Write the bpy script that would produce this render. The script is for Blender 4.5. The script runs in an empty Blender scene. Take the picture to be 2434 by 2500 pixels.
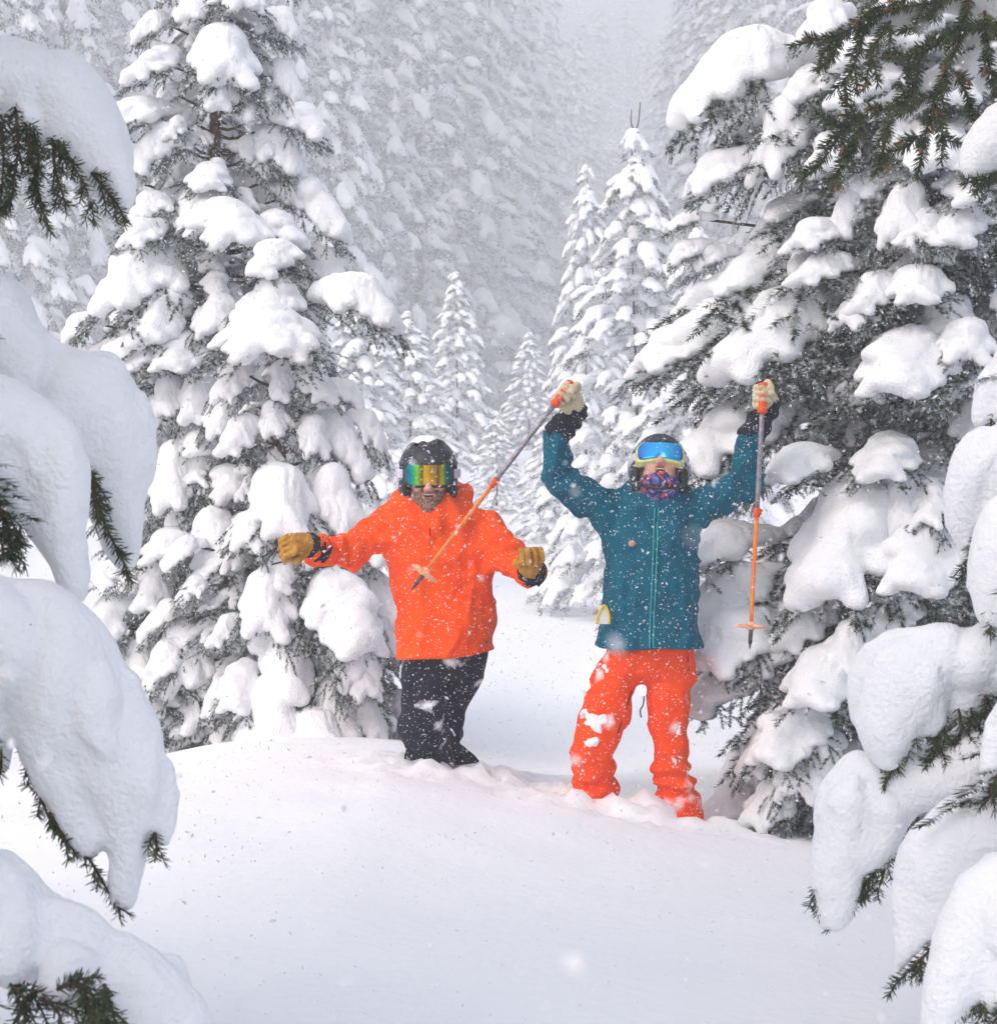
import bpy, math
import numpy as np
from mathutils import Matrix, Vector

sc = bpy.context.scene
col = sc.collection
R = math.radians

# ------------------------------------------------------------------ camera, sky, sun, exposure
CAM_Z = 1.2
FPX = 4117.0                     # focal length in units of a 1904 x 1956 picture
cam_d = bpy.data.cameras.new('camera')
cam = bpy.data.objects.new('camera', cam_d)
col.objects.link(cam)
cam.location = (0, 0, CAM_Z)
cam.rotation_euler = (R(90), 0, 0)
cam_d.sensor_fit = 'VERTICAL'
cam_d.sensor_height = 24
cam_d.lens = 24 * FPX / 1956
cam_d.clip_start = 0.05
cam_d.clip_end = 3000
cam_d.dof.use_dof = True
cam_d.dof.focus_distance = 8.4
cam_d.dof.aperture_fstop = 10
sc.camera = cam

SUN_DIR = Vector((-0.50, -0.50, 0.70)).normalized()      # towards the sun
world = bpy.data.worlds.new('World')
sc.world = world
world.use_nodes = True
wn = world.node_tree
wn.nodes.clear()
w_out = wn.nodes.new('ShaderNodeOutputWorld')
w_bg = wn.nodes.new('ShaderNodeBackground')
w_hs = wn.nodes.new('ShaderNodeHueSaturation')
w_sky = wn.nodes.new('ShaderNodeTexSky')
w_sky.sky_type = 'NISHITA'
w_sky.sun_disc = False
w_sky.sun_elevation = math.asin(SUN_DIR.z)
w_sky.sun_rotation = math.atan2(SUN_DIR.x, SUN_DIR.y)
w_sky.dust_density = 4.0
w_sky.air_density = 1.0
w_hs.inputs['Saturation'].default_value = 0.92          # cloud cover greys the sky
w_bg.inputs['Strength'].default_value = 0.15
wn.links.new(w_sky.outputs[0], w_hs.inputs['Color'])
wn.links.new(w_hs.outputs[0], w_bg.inputs['Color'])
wn.links.new(w_bg.outputs[0], w_out.inputs['Surface'])

sun_d = bpy.data.lights.new('sun', 'SUN')
sun_d.energy = 0.5
sun_d.angle = R(110)
sun_d.color = (1.0, 0.99, 0.97)
sun = bpy.data.objects.new('sun', sun_d)
col.objects.link(sun)
sun.rotation_euler = SUN_DIR.to_track_quat('Z', 'Y').to_euler()

vs = sc.view_settings
vs.view_transform = 'Standard'
vs.look = 'None'
vs.gamma = 1.0
vs.use_curve_mapping = False
vs.exposure = 0.54
cy = sc.cycles
cy.max_bounces = 5
cy.diffuse_bounces = 4
cy.glossy_bounces = 2
cy.transmission_bounces = 2
cy.volume_bounces = 3
cy.use_adaptive_sampling = True
cy.adaptive_threshold = 0.04
cy.use_denoising = True
cy.caustics_reflective = False
cy.caustics_refractive = False

# ------------------------------------------------------------------ helpers
def P(x, y, d):
    """point at distance d that the photograph shows at (x, y) of 1904 x 1956"""
    return np.array([(x - 952) / FPX * d, d, CAM_Z - (y - 978) / FPX * d])

def S(x, y, d):
    """the same for the full-size 2434 x 2500 photograph"""
    return P(x * 1904 / 2434, y * 1904 / 2434, d)

SPX = 2434 / 1904 * FPX          # focal length in full-size pixels

def hash3(ix, iy, iz, seed):
    n = (ix.astype(np.int64) * 374761393 + iy.astype(np.int64) * 668265263 + iz.astype(np.int64) * 1274126177 + seed * 974711) & 0x7fffffff
    n = ((n ^ (n >> 13)) * 1103515245 + 12345) & 0x7fffffff
    n = ((n ^ (n >> 15)) * 668265263) & 0x7fffffff
    return ((n ^ (n >> 11)) & 0xffff) / 65535.0

def noise(p, seed=0):
    """value noise 0..1 at points p (n,3)"""
    f = np.floor(p)
    t = p - f
    t = t * t * (3 - 2 * t)
    i = f.astype(np.int64)
    out = 0
    for dx in (0, 1):
        wx = t[:, 0] if dx else 1 - t[:, 0]
        for dy in (0, 1):
            wy = t[:, 1] if dy else 1 - t[:, 1]
            for dz in (0, 1):
                wz = t[:, 2] if dz else 1 - t[:, 2]
                out = out + wx * wy * wz * hash3(i[:, 0] + dx, i[:, 1] + dy, i[:, 2] + dz, seed)
    return out

def mesh(name, v, f, mat=None, smooth=True):
    """mesh from vertex array and a face array (n,3) or (n,4), or list of faces"""
    me = bpy.data.meshes.new(name)
    v = np.asarray(v, dtype=np.float32)
    if isinstance(f, np.ndarray):
        n, k = f.shape
        me.vertices.add(len(v))
        me.vertices.foreach_set('co', v.ravel())
        me.loops.add(n * k)
        me.loops.foreach_set('vertex_index', f.astype(np.int32).ravel())
        me.polygons.add(n)
        me.polygons.foreach_set('loop_start', np.arange(0, n * k, k, dtype=np.int32))
        me.polygons.foreach_set('loop_total', np.full(n, k, dtype=np.int32))
        me.update(calc_edges=True)
    else:
        me.from_pydata([tuple(x) for x in v], [], f)
    if smooth:
        me.polygons.foreach_set('use_smooth', np.ones(len(me.polygons), dtype=bool))
    if mat:
        me.materials.append(mat)
    return me

def obj(name, me, parent=None, **props):
    o = bpy.data.objects.new(name, me)
    col.objects.link(o)
    if parent is not None:
        o.parent = parent
    for k, val in props.items():
        o[k] = val
    return o

def thing(name, loc, label, cat, group=None):
    o = bpy.data.objects.new(name, None)
    o.empty_display_size = 0.1
    col.objects.link(o)
    o.location = loc
    o['label'] = label
    o['category'] = cat
    if group:
        o['group'] = group
    return o

def local(o, me):
    """move a mesh built in world coordinates into the frame of thing o (location only)"""
    me.transform(Matrix.Translation(-Vector(o.location)))
    return me

def join(parts):
    vs_, fs_, n = [], [], 0
    for v, f in parts:
        vs_.append(v)
        fs_.append(f + n)
        n += len(v)
    return np.concatenate(vs_), np.concatenate(fs_)

def tube(pts, rad, sides=8, caps=True):
    pts = np.asarray(pts, float)
    rad = np.broadcast_to(np.asarray(rad, float), (len(pts),))
    tan = np.gradient(pts, axis=0)
    tan /= np.linalg.norm(tan, axis=1)[:, None] + 1e-9
    up = np.array([0, 0, 1.0]) if abs(tan[0][2]) < 0.9 else np.array([1.0, 0, 0])
    vs_ = []
    for i in range(len(pts)):
        a = np.cross(tan[i], up)
        a /= np.linalg.norm(a) + 1e-9
        b = np.cross(tan[i], a)
        up = np.cross(a, tan[i])
        th = np.arange(sides) * 2 * np.pi / sides
        vs_.append(pts[i] + rad[i] * (np.cos(th)[:, None] * a + np.sin(th)[:, None] * b))
    v = np.concatenate(vs_)
    i = np.arange(len(pts) - 1)[:, None] * sides
    j = np.arange(sides)[None, :]
    j2 = (j + 1) % sides
    f = np.stack([i + j, i + j2, i + sides + j2, i + sides + j], -1).reshape(-1, 4)
    if caps:
        n = len(v)
        v = np.concatenate([v, pts[:1], pts[-1:]])
        j = np.arange(sides)
        j2 = (j + 1) % sides
        e = (len(pts) - 1) * sides
        f = np.concatenate([f, np.stack([j2, j, np.full(sides, n), np.full(sides, n)], -1)])
        f = np.concatenate([f, np.stack([e + j, e + j2, np.full(sides, n + 1), np.full(sides, n + 1)], -1)])
        # degenerate quads stand for triangles; split them
    return v, f

def clean_tube(parts):
    """list of (v, f) tubes -> vertices and list of faces without repeated corners"""
    v, f = join(parts)
    faces = []
    for q in f.tolist():
        if q[2] == q[3]:
            faces.append(q[:3])
        else:
            faces.append(q)
    return v, faces

def tubes_mesh(name, parts, mat, smooth=True):
    v, f = clean_tube(parts)
    return mesh(name, v, f, mat, smooth)

def curve(pts, n):
    """smooth polyline through pts (Catmull-Rom), n samples"""
    p = np.asarray(pts, float)
    if len(p) == 2:
        t = np.linspace(0, 1, n)[:, None]
        return p[0] * (1 - t) + p[1] * t
    q = np.vstack([2 * p[0] - p[1], p, 2 * p[-1] - p[-2]])
    out = []
    for u in np.linspace(0, len(p) - 1 - 1e-6, n):
        i = int(u)
        t = u - i
        a, b, c, d = q[i], q[i + 1], q[i + 2], q[i + 3]
        out.append(0.5 * (2 * b + (c - a) * t + (2 * a - 5 * b + 4 * c - d) * t * t + (3 * b - a - 3 * c + d) * t ** 3))
    return np.array(out)

# ---- surfaces from signed fields
def surfnets(phi, lo, h):
    s = phi < 0
    c = [s[i:s.shape[0] - 1 + i, j:s.shape[1] - 1 + j, k:s.shape[2] - 1 + k] for i in (0, 1) for j in (0, 1) for k in (0, 1)]
    al = c[0].copy(); an = c[0].copy()
    for q in c[1:]:
        al &= q
        an |= q
    act = an & ~al
    idx = np.full(act.shape, -1, dtype=np.int64)
    I, J, K = np.nonzero(act)
    idx[I, J, K] = np.arange(len(I))
    acc = np.zeros((len(I), 3))
    cnt = np.zeros(len(I))
    corners = [(i, j, k) for i in (0, 1) for j in (0, 1) for k in (0, 1)]
    for a in corners:
        for ax in range(3):
            if a[ax]:
                continue
            b = list(a); b[ax] = 1
            va = phi[I + a[0], J + a[1], K + a[2]]
            vb = phi[I + b[0], J + b[1], K + b[2]]
            m = (va < 0) != (vb < 0)
            t = np.where(m, va / np.where(m, va - vb, 1), 0)
            pt = np.empty((len(I), 3))
            for q in range(3):
                pt[:, q] = a[q]
            pt[:, ax] += t
            acc[m] += pt[m]
            cnt[m] += 1
    v = (np.stack([I, J, K], -1) + acc / cnt[:, None]) * h + lo
    faces = []
    nx, ny, nz = phi.shape
    # edges along x
    e = s[:-1, 1:-1, 1:-1] != s[1:, 1:-1, 1:-1]
    i, j, k = np.nonzero(e); j += 1; k += 1
    q = np.stack([idx[i, j - 1, k - 1], idx[i, j, k - 1], idx[i, j, k], idx[i, j - 1, k]], -1)
    fl = s[i, j, k]
    q[~fl] = q[~fl][:, ::-1]
    faces.append(q)
    e = s[1:-1, :-1, 1:-1] != s[1:-1, 1:, 1:-1]
    i, j, k = np.nonzero(e); i += 1; k += 1
    q = np.stack([idx[i - 1, j, k - 1], idx[i - 1, j, k], idx[i, j, k], idx[i, j, k - 1]], -1)
    fl = s[i, j, k]
    q[~fl] = q[~fl][:, ::-1]
    faces.append(q)
    e = s[1:-1, 1:-1, :-1] != s[1:-1, 1:-1, 1:]
    i, j, k = np.nonzero(e); i += 1; j += 1
    q = np.stack([idx[i - 1, j - 1, k], idx[i, j - 1, k], idx[i, j, k], idx[i - 1, j, k]], -1)
    fl = s[i, j, k]
    q[~fl] = q[~fl][:, ::-1]
    faces.append(q)
    f = np.concatenate(faces)
    f = f[(f >= 0).all(1)]
    return v, f

def relax(v, f, n=2, w=0.5):
    """soften a mesh: move each vertex towards the mean of its neighbours"""
    e = np.concatenate([f[:, [i, (i + 1) % f.shape[1]]] for i in range(f.shape[1])])
    cnt = np.bincount(e[:, 0], minlength=len(v)) + np.bincount(e[:, 1], minlength=len(v))
    for _ in range(n):
        s_ = np.stack([np.bincount(e[:, 0], v[e[:, 1], q], len(v)) + np.bincount(e[:, 1], v[e[:, 0], q], len(v)) for q in range(3)], -1)
        v = v * (1 - w) + w * s_ / np.maximum(cnt, 1)[:, None]
    return v

def snow_surface(c, r, h, k, amp=0.012, freq=8.0, seed=0, squash=1.45, drape=0.0, dfreq=(16, 16, 3.5), grain=0.0):
    """blended snow over spheres c, r; flattened below each centre"""
    c = np.asarray(c, float); r = np.asarray(r, float)
    pad = 5 / k + 2 * h
    lo = (c - r[:, None]).min(0) - pad
    hi = (c + r[:, None]).max(0) + pad
    dim = np.ceil((hi - lo) / h).astype(int) + 1
    E = np.zeros(dim)
    for (x, y, z), rr in zip(c, r):
        w = rr + 4.5 / k
        a = np.maximum(np.floor((np.array([x, y, z]) - w - lo) / h).astype(int), 0)
        b = np.minimum(np.ceil((np.array([x, y, z]) + w - lo) / h).astype(int) + 1, dim)
        gx = (np.arange(a[0], b[0]) * h + lo[0] - x)[:, None, None]
        gy = (np.arange(a[1], b[1]) * h + lo[1] - y)[None, :, None]
        gz = (np.arange(a[2], b[2]) * h + lo[2] - z)[None, None, :]
        gz = np.where(gz < 0, gz * squash, gz)
        d = np.sqrt(gx * gx + gy * gy + gz * gz)
        E[a[0]:b[0], a[1]:b[1], a[2]:b[2]] += np.exp(-k * (d - rr))
    phi = np.where(E > 1e-6, -np.log(np.maximum(E, 1e-9)) / k, 0.4)
    m = np.abs(phi) < 3 * amp + 2 * drape + 2 * h
    I = np.nonzero(m)
    p = np.stack(I, -1) * h + lo
    phi[I] += amp * (noise(p * freq, seed) - 0.5) * 2 + 0.4 * amp * (noise(p * freq * 2.7, seed + 5) - 0.5) * 2
    if grain:
        phi[I] += grain * (noise(p * 42, seed + 3) - 0.5) * 2
    if drape:                                   # folds running down the sides, as sagging snow has
        wp = p + (noise(p * 6, seed + 8) - 0.5)[:, None] * 0.06
        a_ = noise(wp * np.array(dfreq), seed + 9)
        phi[I] += drape * ((1 - np.abs(2 * a_ - 1)) ** 2 - 0.35)
    return surfnets(phi, lo, h)

def chain(pts, rad, step=0.4, lift=0.0):
    """spheres along a polyline with radii"""
    pts = np.asarray(pts, float); rad = np.asarray(rad, float)
    c, r = [], []
    for i in range(len(pts) - 1):
        L = np.linalg.norm(pts[i + 1] - pts[i])
        n = max(1, int(L / (step * 0.5 * (rad[i] + rad[i + 1]) + 1e-6)))
        for q in range(n):
            t = q / n
            rr = rad[i] * (1 - t) + rad[i + 1] * t
            c.append(pts[i] * (1 - t) + pts[i + 1] * t + np.array([0, 0, lift * rr]))
            r.append(rr)
    c.append(pts[-1] + np.array([0, 0, lift * rad[-1]])); r.append(rad[-1])
    return c, r

def needles(twigs, spacing, length, width, rg, quad=False, up=1.0):
    """needle blades round a list of twigs (polylines)"""
    B, D, T = [], [], []
    for tw in twigs:
        tw = np.asarray(tw)
        seg = np.diff(tw, axis=0)
        sl = np.linalg.norm(seg, axis=1)
        L = sl.sum()
        n = max(3, int(L / spacing))
        u = np.sort(rg.random(n)) * L
        cs = np.concatenate([[0], np.cumsum(sl)])
        i = np.clip(np.searchsorted(cs, u) - 1, 0, len(seg) - 1)
        t = (u - cs[i]) / (sl[i] + 1e-9)
        B.append(tw[i] + seg[i] * t[:, None])
        tg = seg[i] / (sl[i][:, None] + 1e-9)
        # blades near the end of a twig point forward
        end = np.clip((u / L - 0.9) / 0.1, 0, 1)[:, None]
        rd = rg.normal(size=(n, 3))
        rd -= (rd * tg).sum(1)[:, None] * tg
        rd /= np.linalg.norm(rd, axis=1)[:, None] + 1e-9
        d = rd * (0.85 - 0.45 * end) + tg * (0.55 + 0.5 * end) + np.array([0, 0, 0.12 * up])
        D.append(d / np.linalg.norm(d, axis=1)[:, None])
    B = np.concatenate(B); D = np.concatenate(D)
    n = len(B)
    sd = np.cross(D, rg.normal(size=(n, 3)))
    sd /= np.linalg.norm(sd, axis=1)[:, None] + 1e-9
    ln = (length * rg.uniform(0.7, 1.15, n))[:, None]
    w = width * 0.5
    if quad:
        v = np.stack([B - sd * w * 0.7, B + sd * w * 0.7, B + D * ln * 0.65 + sd * w, B + D * ln + sd * 0.1 * w, B + D * ln * 0.65 - sd * w], 1).reshape(-1, 3)
        b = np.arange(n)[:, None] * 5
        f = np.concatenate([b + np.array([[0, 1, 2]]), b + np.array([[0, 2, 4]]), b + np.array([[4, 2, 3]])])
    else:
        v = np.stack([B - sd * w, B + sd * w, B + D * ln], 1).reshape(-1, 3)
        f = np.arange(n * 3).reshape(-1, 3)
    return v, f

# ------------------------------------------------------------------ materials
def nodes_of(m):
    m.use_nodes = True
    nt = m.node_tree
    return nt, nt.nodes['Principled BSDF']

def material(name, color, rough=0.7, noise_scale=None, color2=None, bump=0.0, bump_scale=60, coord='Object', metallic=0.0, spec=0.3, lo=0.4, hi=0.6, detail=4):
    m = bpy.data.materials.new(name)
    nt, b = nodes_of(m)
    b.inputs['Base Color'].default_value = (*color, 1)
    b.inputs['Roughness'].default_value = rough
    b.inputs['Metallic'].default_value = metallic
    b.inputs['Specular IOR Level'].default_value = spec
    tc = nt.nodes.new('ShaderNodeTexCoord')
    if noise_scale:
        n = nt.nodes.new('ShaderNodeTexNoise')
        n.inputs['Scale'].default_value = noise_scale
        n.inputs['Detail'].default_value = detail
        rp = nt.nodes.new('ShaderNodeValToRGB')
        rp.color_ramp.elements[0].position = lo
        rp.color_ramp.elements[0].color = (*color, 1)
        rp.color_ramp.elements[1].position = hi
        rp.color_ramp.elements[1].color = (*color2, 1)
        nt.links.new(tc.outputs[coord], n.inputs['Vector'])
        nt.links.new(n.outputs['Fac'], rp.inputs['Fac'])
        nt.links.new(rp.outputs['Color'], b.inputs['Base Color'])
    if bump:
        n2 = nt.nodes.new('ShaderNodeTexNoise')
        n2.inputs['Scale'].default_value = bump_scale
        n2.inputs['Detail'].default_value = 5
        bp = nt.nodes.new('ShaderNodeBump')
        bp.inputs['Strength'].default_value = bump
        bp.inputs['Distance'].default_value = 0.02
        nt.links.new(tc.outputs[coord], n2.inputs['Vector'])
        nt.links.new(n2.outputs['Fac'], bp.inputs['Height'])
        nt.links.new(bp.outputs['Normal'], b.inputs['Normal'])
    return m

M = {}
M['snow'] = material('snow', (0.90, 0.91, 0.94), 0.75, bump=0.5, bump_scale=85, spec=0.2)
M['ground_snow'] = material('ground_snow', (0.90, 0.91, 0.94), 0.75, bump=0.3, bump_scale=22, spec=0.2)
M['flake'] = material('flake', (0.95, 0.95, 0.97), 0.8, spec=0.0)
_nt = M['flake'].node_tree
_tr = _nt.nodes.new('ShaderNodeBsdfTranslucent'); _tr.inputs['Color'].default_value = (0.96, 0.96, 0.98, 1)
_mx = _nt.nodes.new('ShaderNodeMixShader'); _mx.inputs[0].default_value = 0.5
_nt.links.new(_nt.nodes['Principled BSDF'].outputs[0], _mx.inputs[1]); _nt.links.new(_tr.outputs[0], _mx.inputs[2])
_nt.links.new(_mx.outputs[0], _nt.nodes['Material Output'].inputs['Surface'])
M['bark'] = material('bark', (0.055, 0.035, 0.028), 0.9, 14, (0.16, 0.10, 0.075), bump=0.8, bump_scale=40)
M['twig'] = material('twig', (0.05, 0.032, 0.02), 0.85, 30, (0.11, 0.07, 0.04))
M['needle_near'] = material('needle_near', (0.022, 0.042, 0.016), 0.55, 9, (0.06, 0.085, 0.026), spec=0.4)
M['needle_tuft'] = material('needle_tuft', (0.035, 0.065, 0.024), 0.55, 8, (0.10, 0.13, 0.045), spec=0.4)
M['needle_mid'] = material('needle_mid', (0.030, 0.052, 0.020), 0.7, 26, (0.70, 0.72, 0.76), lo=0.46, hi=0.60)
M['needle_far'] = material('needle_far', (0.035, 0.045, 0.032), 0.8, 7, (0.76, 0.78, 0.82), lo=0.42, hi=0.62)
M['bud'] = material('bud', (0.30, 0.12, 0.04), 0.7, 40, (0.18, 0.07, 0.025))
# ------------------------------------------------------------------ ground
def smooth(a, b, x):
    t = np.clip((x - a) / (b - a), 0, 1)
    return t * t * (3 - 2 * t)

FEET = [(-0.27, 8.88, 0.16), (-0.13, 9.0, 0.13), (0.385, 8.62, 0.12), (0.715, 8.55, 0.12)]

def ground_z(x, y):
    x = np.asarray(x, float); y = np.asarray(y, float)
    p = np.stack([x, y, np.zeros_like(x)], -1).reshape(-1, 3)
    z = np.clip(0.115 - 0.16 * (x - 0.05), -0.12, 0.19) * smooth(4.5, 8.3, y) * (1 - 0.7 * smooth(9.2, 12, y))
    z = z - 0.16 * smooth(-0.9, -2.2, x) * smooth(7, 9, y)
    n1 = noise(p * np.array([0.35, 0.35, 1]), 3).reshape(x.shape) - 0.5
    n2 = noise(p * np.array([1.1, 1.1, 1]), 4).reshape(x.shape) - 0.5
    n3 = noise(p * np.array([3.7, 3.7, 1]), 5).reshape(x.shape) - 0.5
    z = z + 0.06 * n1 + 0.05 * n2 + 0.016 * n3
    # snow thrown up round the legs and the track ploughed behind them
    for fx, fy, fr in FEET:
        d = np.sqrt((x - fx) ** 2 + (y - fy) ** 2)
        w = np.exp(-(d / 0.34) ** 2)
        n4 = noise(p * 16, 6).reshape(x.shape) - 0.5
        n5 = noise(p * 38, 7).reshape(x.shape) - 0.5
        z = z + w * (0.075 * n4 + 0.045 * n5)
        z = z + 0.05 * np.exp(-((d - fr * 1.5) / 0.09) ** 2) * (y < fy) * 0.6
    tr = np.exp(-((x - (0.12 + 0.06 * (y - 9))) / 0.5) ** 2) * smooth(9.2, 10.5, y) * (1 - smooth(14, 22, y))
    z = z - 0.10 * tr
    # the valley: rising wooded sides and a ridge closing it
    z = z + 0.22 * np.maximum(-x - 0.12 * y - 1, 0) * smooth(14, 34, y)
    z = z + 0.20 * np.maximum(x - 0.16 * y - 1, 0) * smooth(14, 34, y)
    z = z + 60 * smooth(160, 460, y) + 3.0 * smooth(20, 60, y)
    return z

xs = np.concatenate([-np.geomspace(4, 250, 32)[::-1], np.arange(-3.95, 3.96, 0.04), np.geomspace(4, 250, 32)])
ys = np.concatenate([np.linspace(-8, 3, 10), np.arange(3.1, 12.01, 0.04), np.arange(12.2, 30, 0.3), np.geomspace(30.5, 560, 90)])
gx, gy = np.meshgrid(xs, ys, indexing='ij')
gz = ground_z(gx, gy)
gv = np.stack([gx, gy, gz], -1).reshape(-1, 3)
ny = len(ys)
ii, jj = np.meshgrid(np.arange(len(xs) - 1), np.arange(ny - 1), indexing='ij')
a = (ii * ny + jj).ravel()
gf = np.stack([a, a + ny, a + ny + 1, a + 1], -1)
obj('snow_ground', mesh('snow_ground', gv, gf, M['ground_snow']), kind='structure',
    label='deep untracked powder snow covering the ground')

def gz1(x, y):
    return float(ground_z(np.array([x]), np.array([y]))[0])

# ------------------------------------------------------------------ snowy boughs
def bough_shape(seed, L=0.8, fan=1.0, droop=0.55, nside=6, rs=0.11, sub=True):
    """twigs, snow spheres of one bough; origin at its root, +X outwards"""
    rg = np.random.default_rng(seed)
    bend = rg.uniform(-0.12, 0.12)
    def main(t):
        t = np.asarray(t, float)
        return np.stack([L * t, bend * L * t * t, 0.12 * L * t - droop * L * t ** 2.3], -1)
    tm = np.linspace(0, 1, 12)
    twigs = [main(tm)]
    C, Rr = [], []
    t = np.linspace(0.18, 0.9, 10)
    rad = rs * (0.55 + 0.65 * np.sin(np.pi * np.clip((t - 0.05) / 0.95, 0, 1)) ** 0.8) * rg.uniform(0.85, 1.15, len(t))
    c, r = chain(main(t), rad, 0.4, 0.62)
    C += c; Rr += r
    # the deep mound on the fan
    for q in range(4):
        tt = rg.uniform(0.45, 0.72)
        rr = rs * rg.uniform(1.05, 1.45)
        C.append(main(tt) + np.array([0, rg.uniform(-0.5, 0.5) * rs, rr * 0.75])); Rr.append(rr)
    for i in range(nside):
        for sd in (-1, 1):
            t0 = 0.28 + 0.66 * (i + rg.uniform(0.2, 0.8)) / nside
            ang = rg.uniform(0.6, 1.05) * sd
            l = L * fan * 0.62 * (1.12 - 0.68 * t0) * rg.uniform(0.8, 1.2)
            s = np.linspace(0, 1, 8)
            tan = (main(t0 + 0.02) - main(t0 - 0.02)); tan /= np.linalg.norm(tan)
            hd = np.array([math.cos(ang) * tan[0], math.sin(ang), 0])
            dr = rg.uniform(0.5, 0.95) * (0.6 + droop)
            pts = main(t0) + s[:, None] * l * hd
            pts[:, 2] += l * (0.15 * s + tan[2] * 0.35 * s - dr * s ** 2)
            twigs.append(pts)
            ns = rg.uniform(0.5, 0.8)
            k = s <= ns
            rad = rs * (0.95 - 0.62 * s[k]) * rg.uniform(0.8, 1.1)
            c, r = chain(pts[k], rad, 0.45, 0.6)
            C += c; Rr += r
            if sub:
                for q in np.linspace(0.15, 0.99, 7):
                    a2 = ang + rg.choice([-1, 1]) * rg.uniform(0.5, 1.0)
                    p0 = pts[int(q * 7)]
                    l2 = l * rg.uniform(0.25, 0.5)
                    e = p0 + l2 * np.array([math.cos(a2) * 0.8, math.sin(a2) * 0.8, -rg.uniform(0.35, 1.1)])
                    m_ = 0.5 * (p0 + e) + np.array([0, 0, 0.12 * l2])
                    twigs.append(np.array([p0, m_, e]))
    return twigs, np.array(C), np.array(Rr)

class Bough:
    pass

def make_bough(seed, vox, nl, nsp, nw, nmat, k=85, amp=0.010, tw_r=0.004, snow_mat=None, drape=0.016, **kw):
    b = Bough()
    twigs, C, Rr = bough_shape(seed, **kw)
    b.sv, b.sf = snow_surface(C, Rr, vox, k, amp, seed=seed, drape=drape, dfreq=(17, 17, 5))
    rg = np.random.default_rng(seed + 100)
    b.nv, b.nf = needles(twigs, nsp, nl, nw, rg)
    b.twigs = twigs
    m = b.sv[:, 0] > 0.3 * kw.get('L', 0.8)
    top = b.sv[m][np.argmax(b.sv[m][:, 2])]
    b.crest = top
    b.hw = 0.5 * (b.sv[m][:, 1].max() - b.sv[m][:, 1].min())
    b.ht = top[2] - np.percentile(b.sv[m][:, 2], 8)
    b.snow = b.needle = None
    if snow_mat:
        b.snow = mesh('snow_cap', b.sv, b.sf, snow_mat)
        b.needle = mesh('needles', b.nv, b.nf, nmat, smooth=False)
        b.wood = tubes_mesh('twigs', [tube(t_, np.linspace(tw_r, tw_r * 0.4, len(t_)), 3, False) for t_ in twigs[:1 + 12]], M['twig'])
    return b

# shared boughs for the trees that stand near the skiers
BIG = [make_bough(11 + i, 0.0175, 0.026, 0.0013, 0.0052, M['needle_mid'], snow_mat=M['snow'], L=0.8, fan=[1.0, 1.2, 0.85, 1.1, 0.95, 1.25][i],
                  droop=[0.5, 0.62, 0.8, 0.45, 0.7, 0.55][i], rs=[0.12, 0.13, 0.12, 0.13, 0.12, 0.14][i], nside=[5, 6, 5, 6, 6, 5][i]) for i in range(6)]
THIN = [make_bough(41 + i, 0.0185, 0.026, 0.0013, 0.0052, M['needle_mid'], snow_mat=M['snow'], L=0.8, fan=1.0 + 0.1 * i,
                   droop=0.55 + 0.1 * i, rs=0.062, nside=6, amp=0.008, k=110) for i in range(3)]

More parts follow.
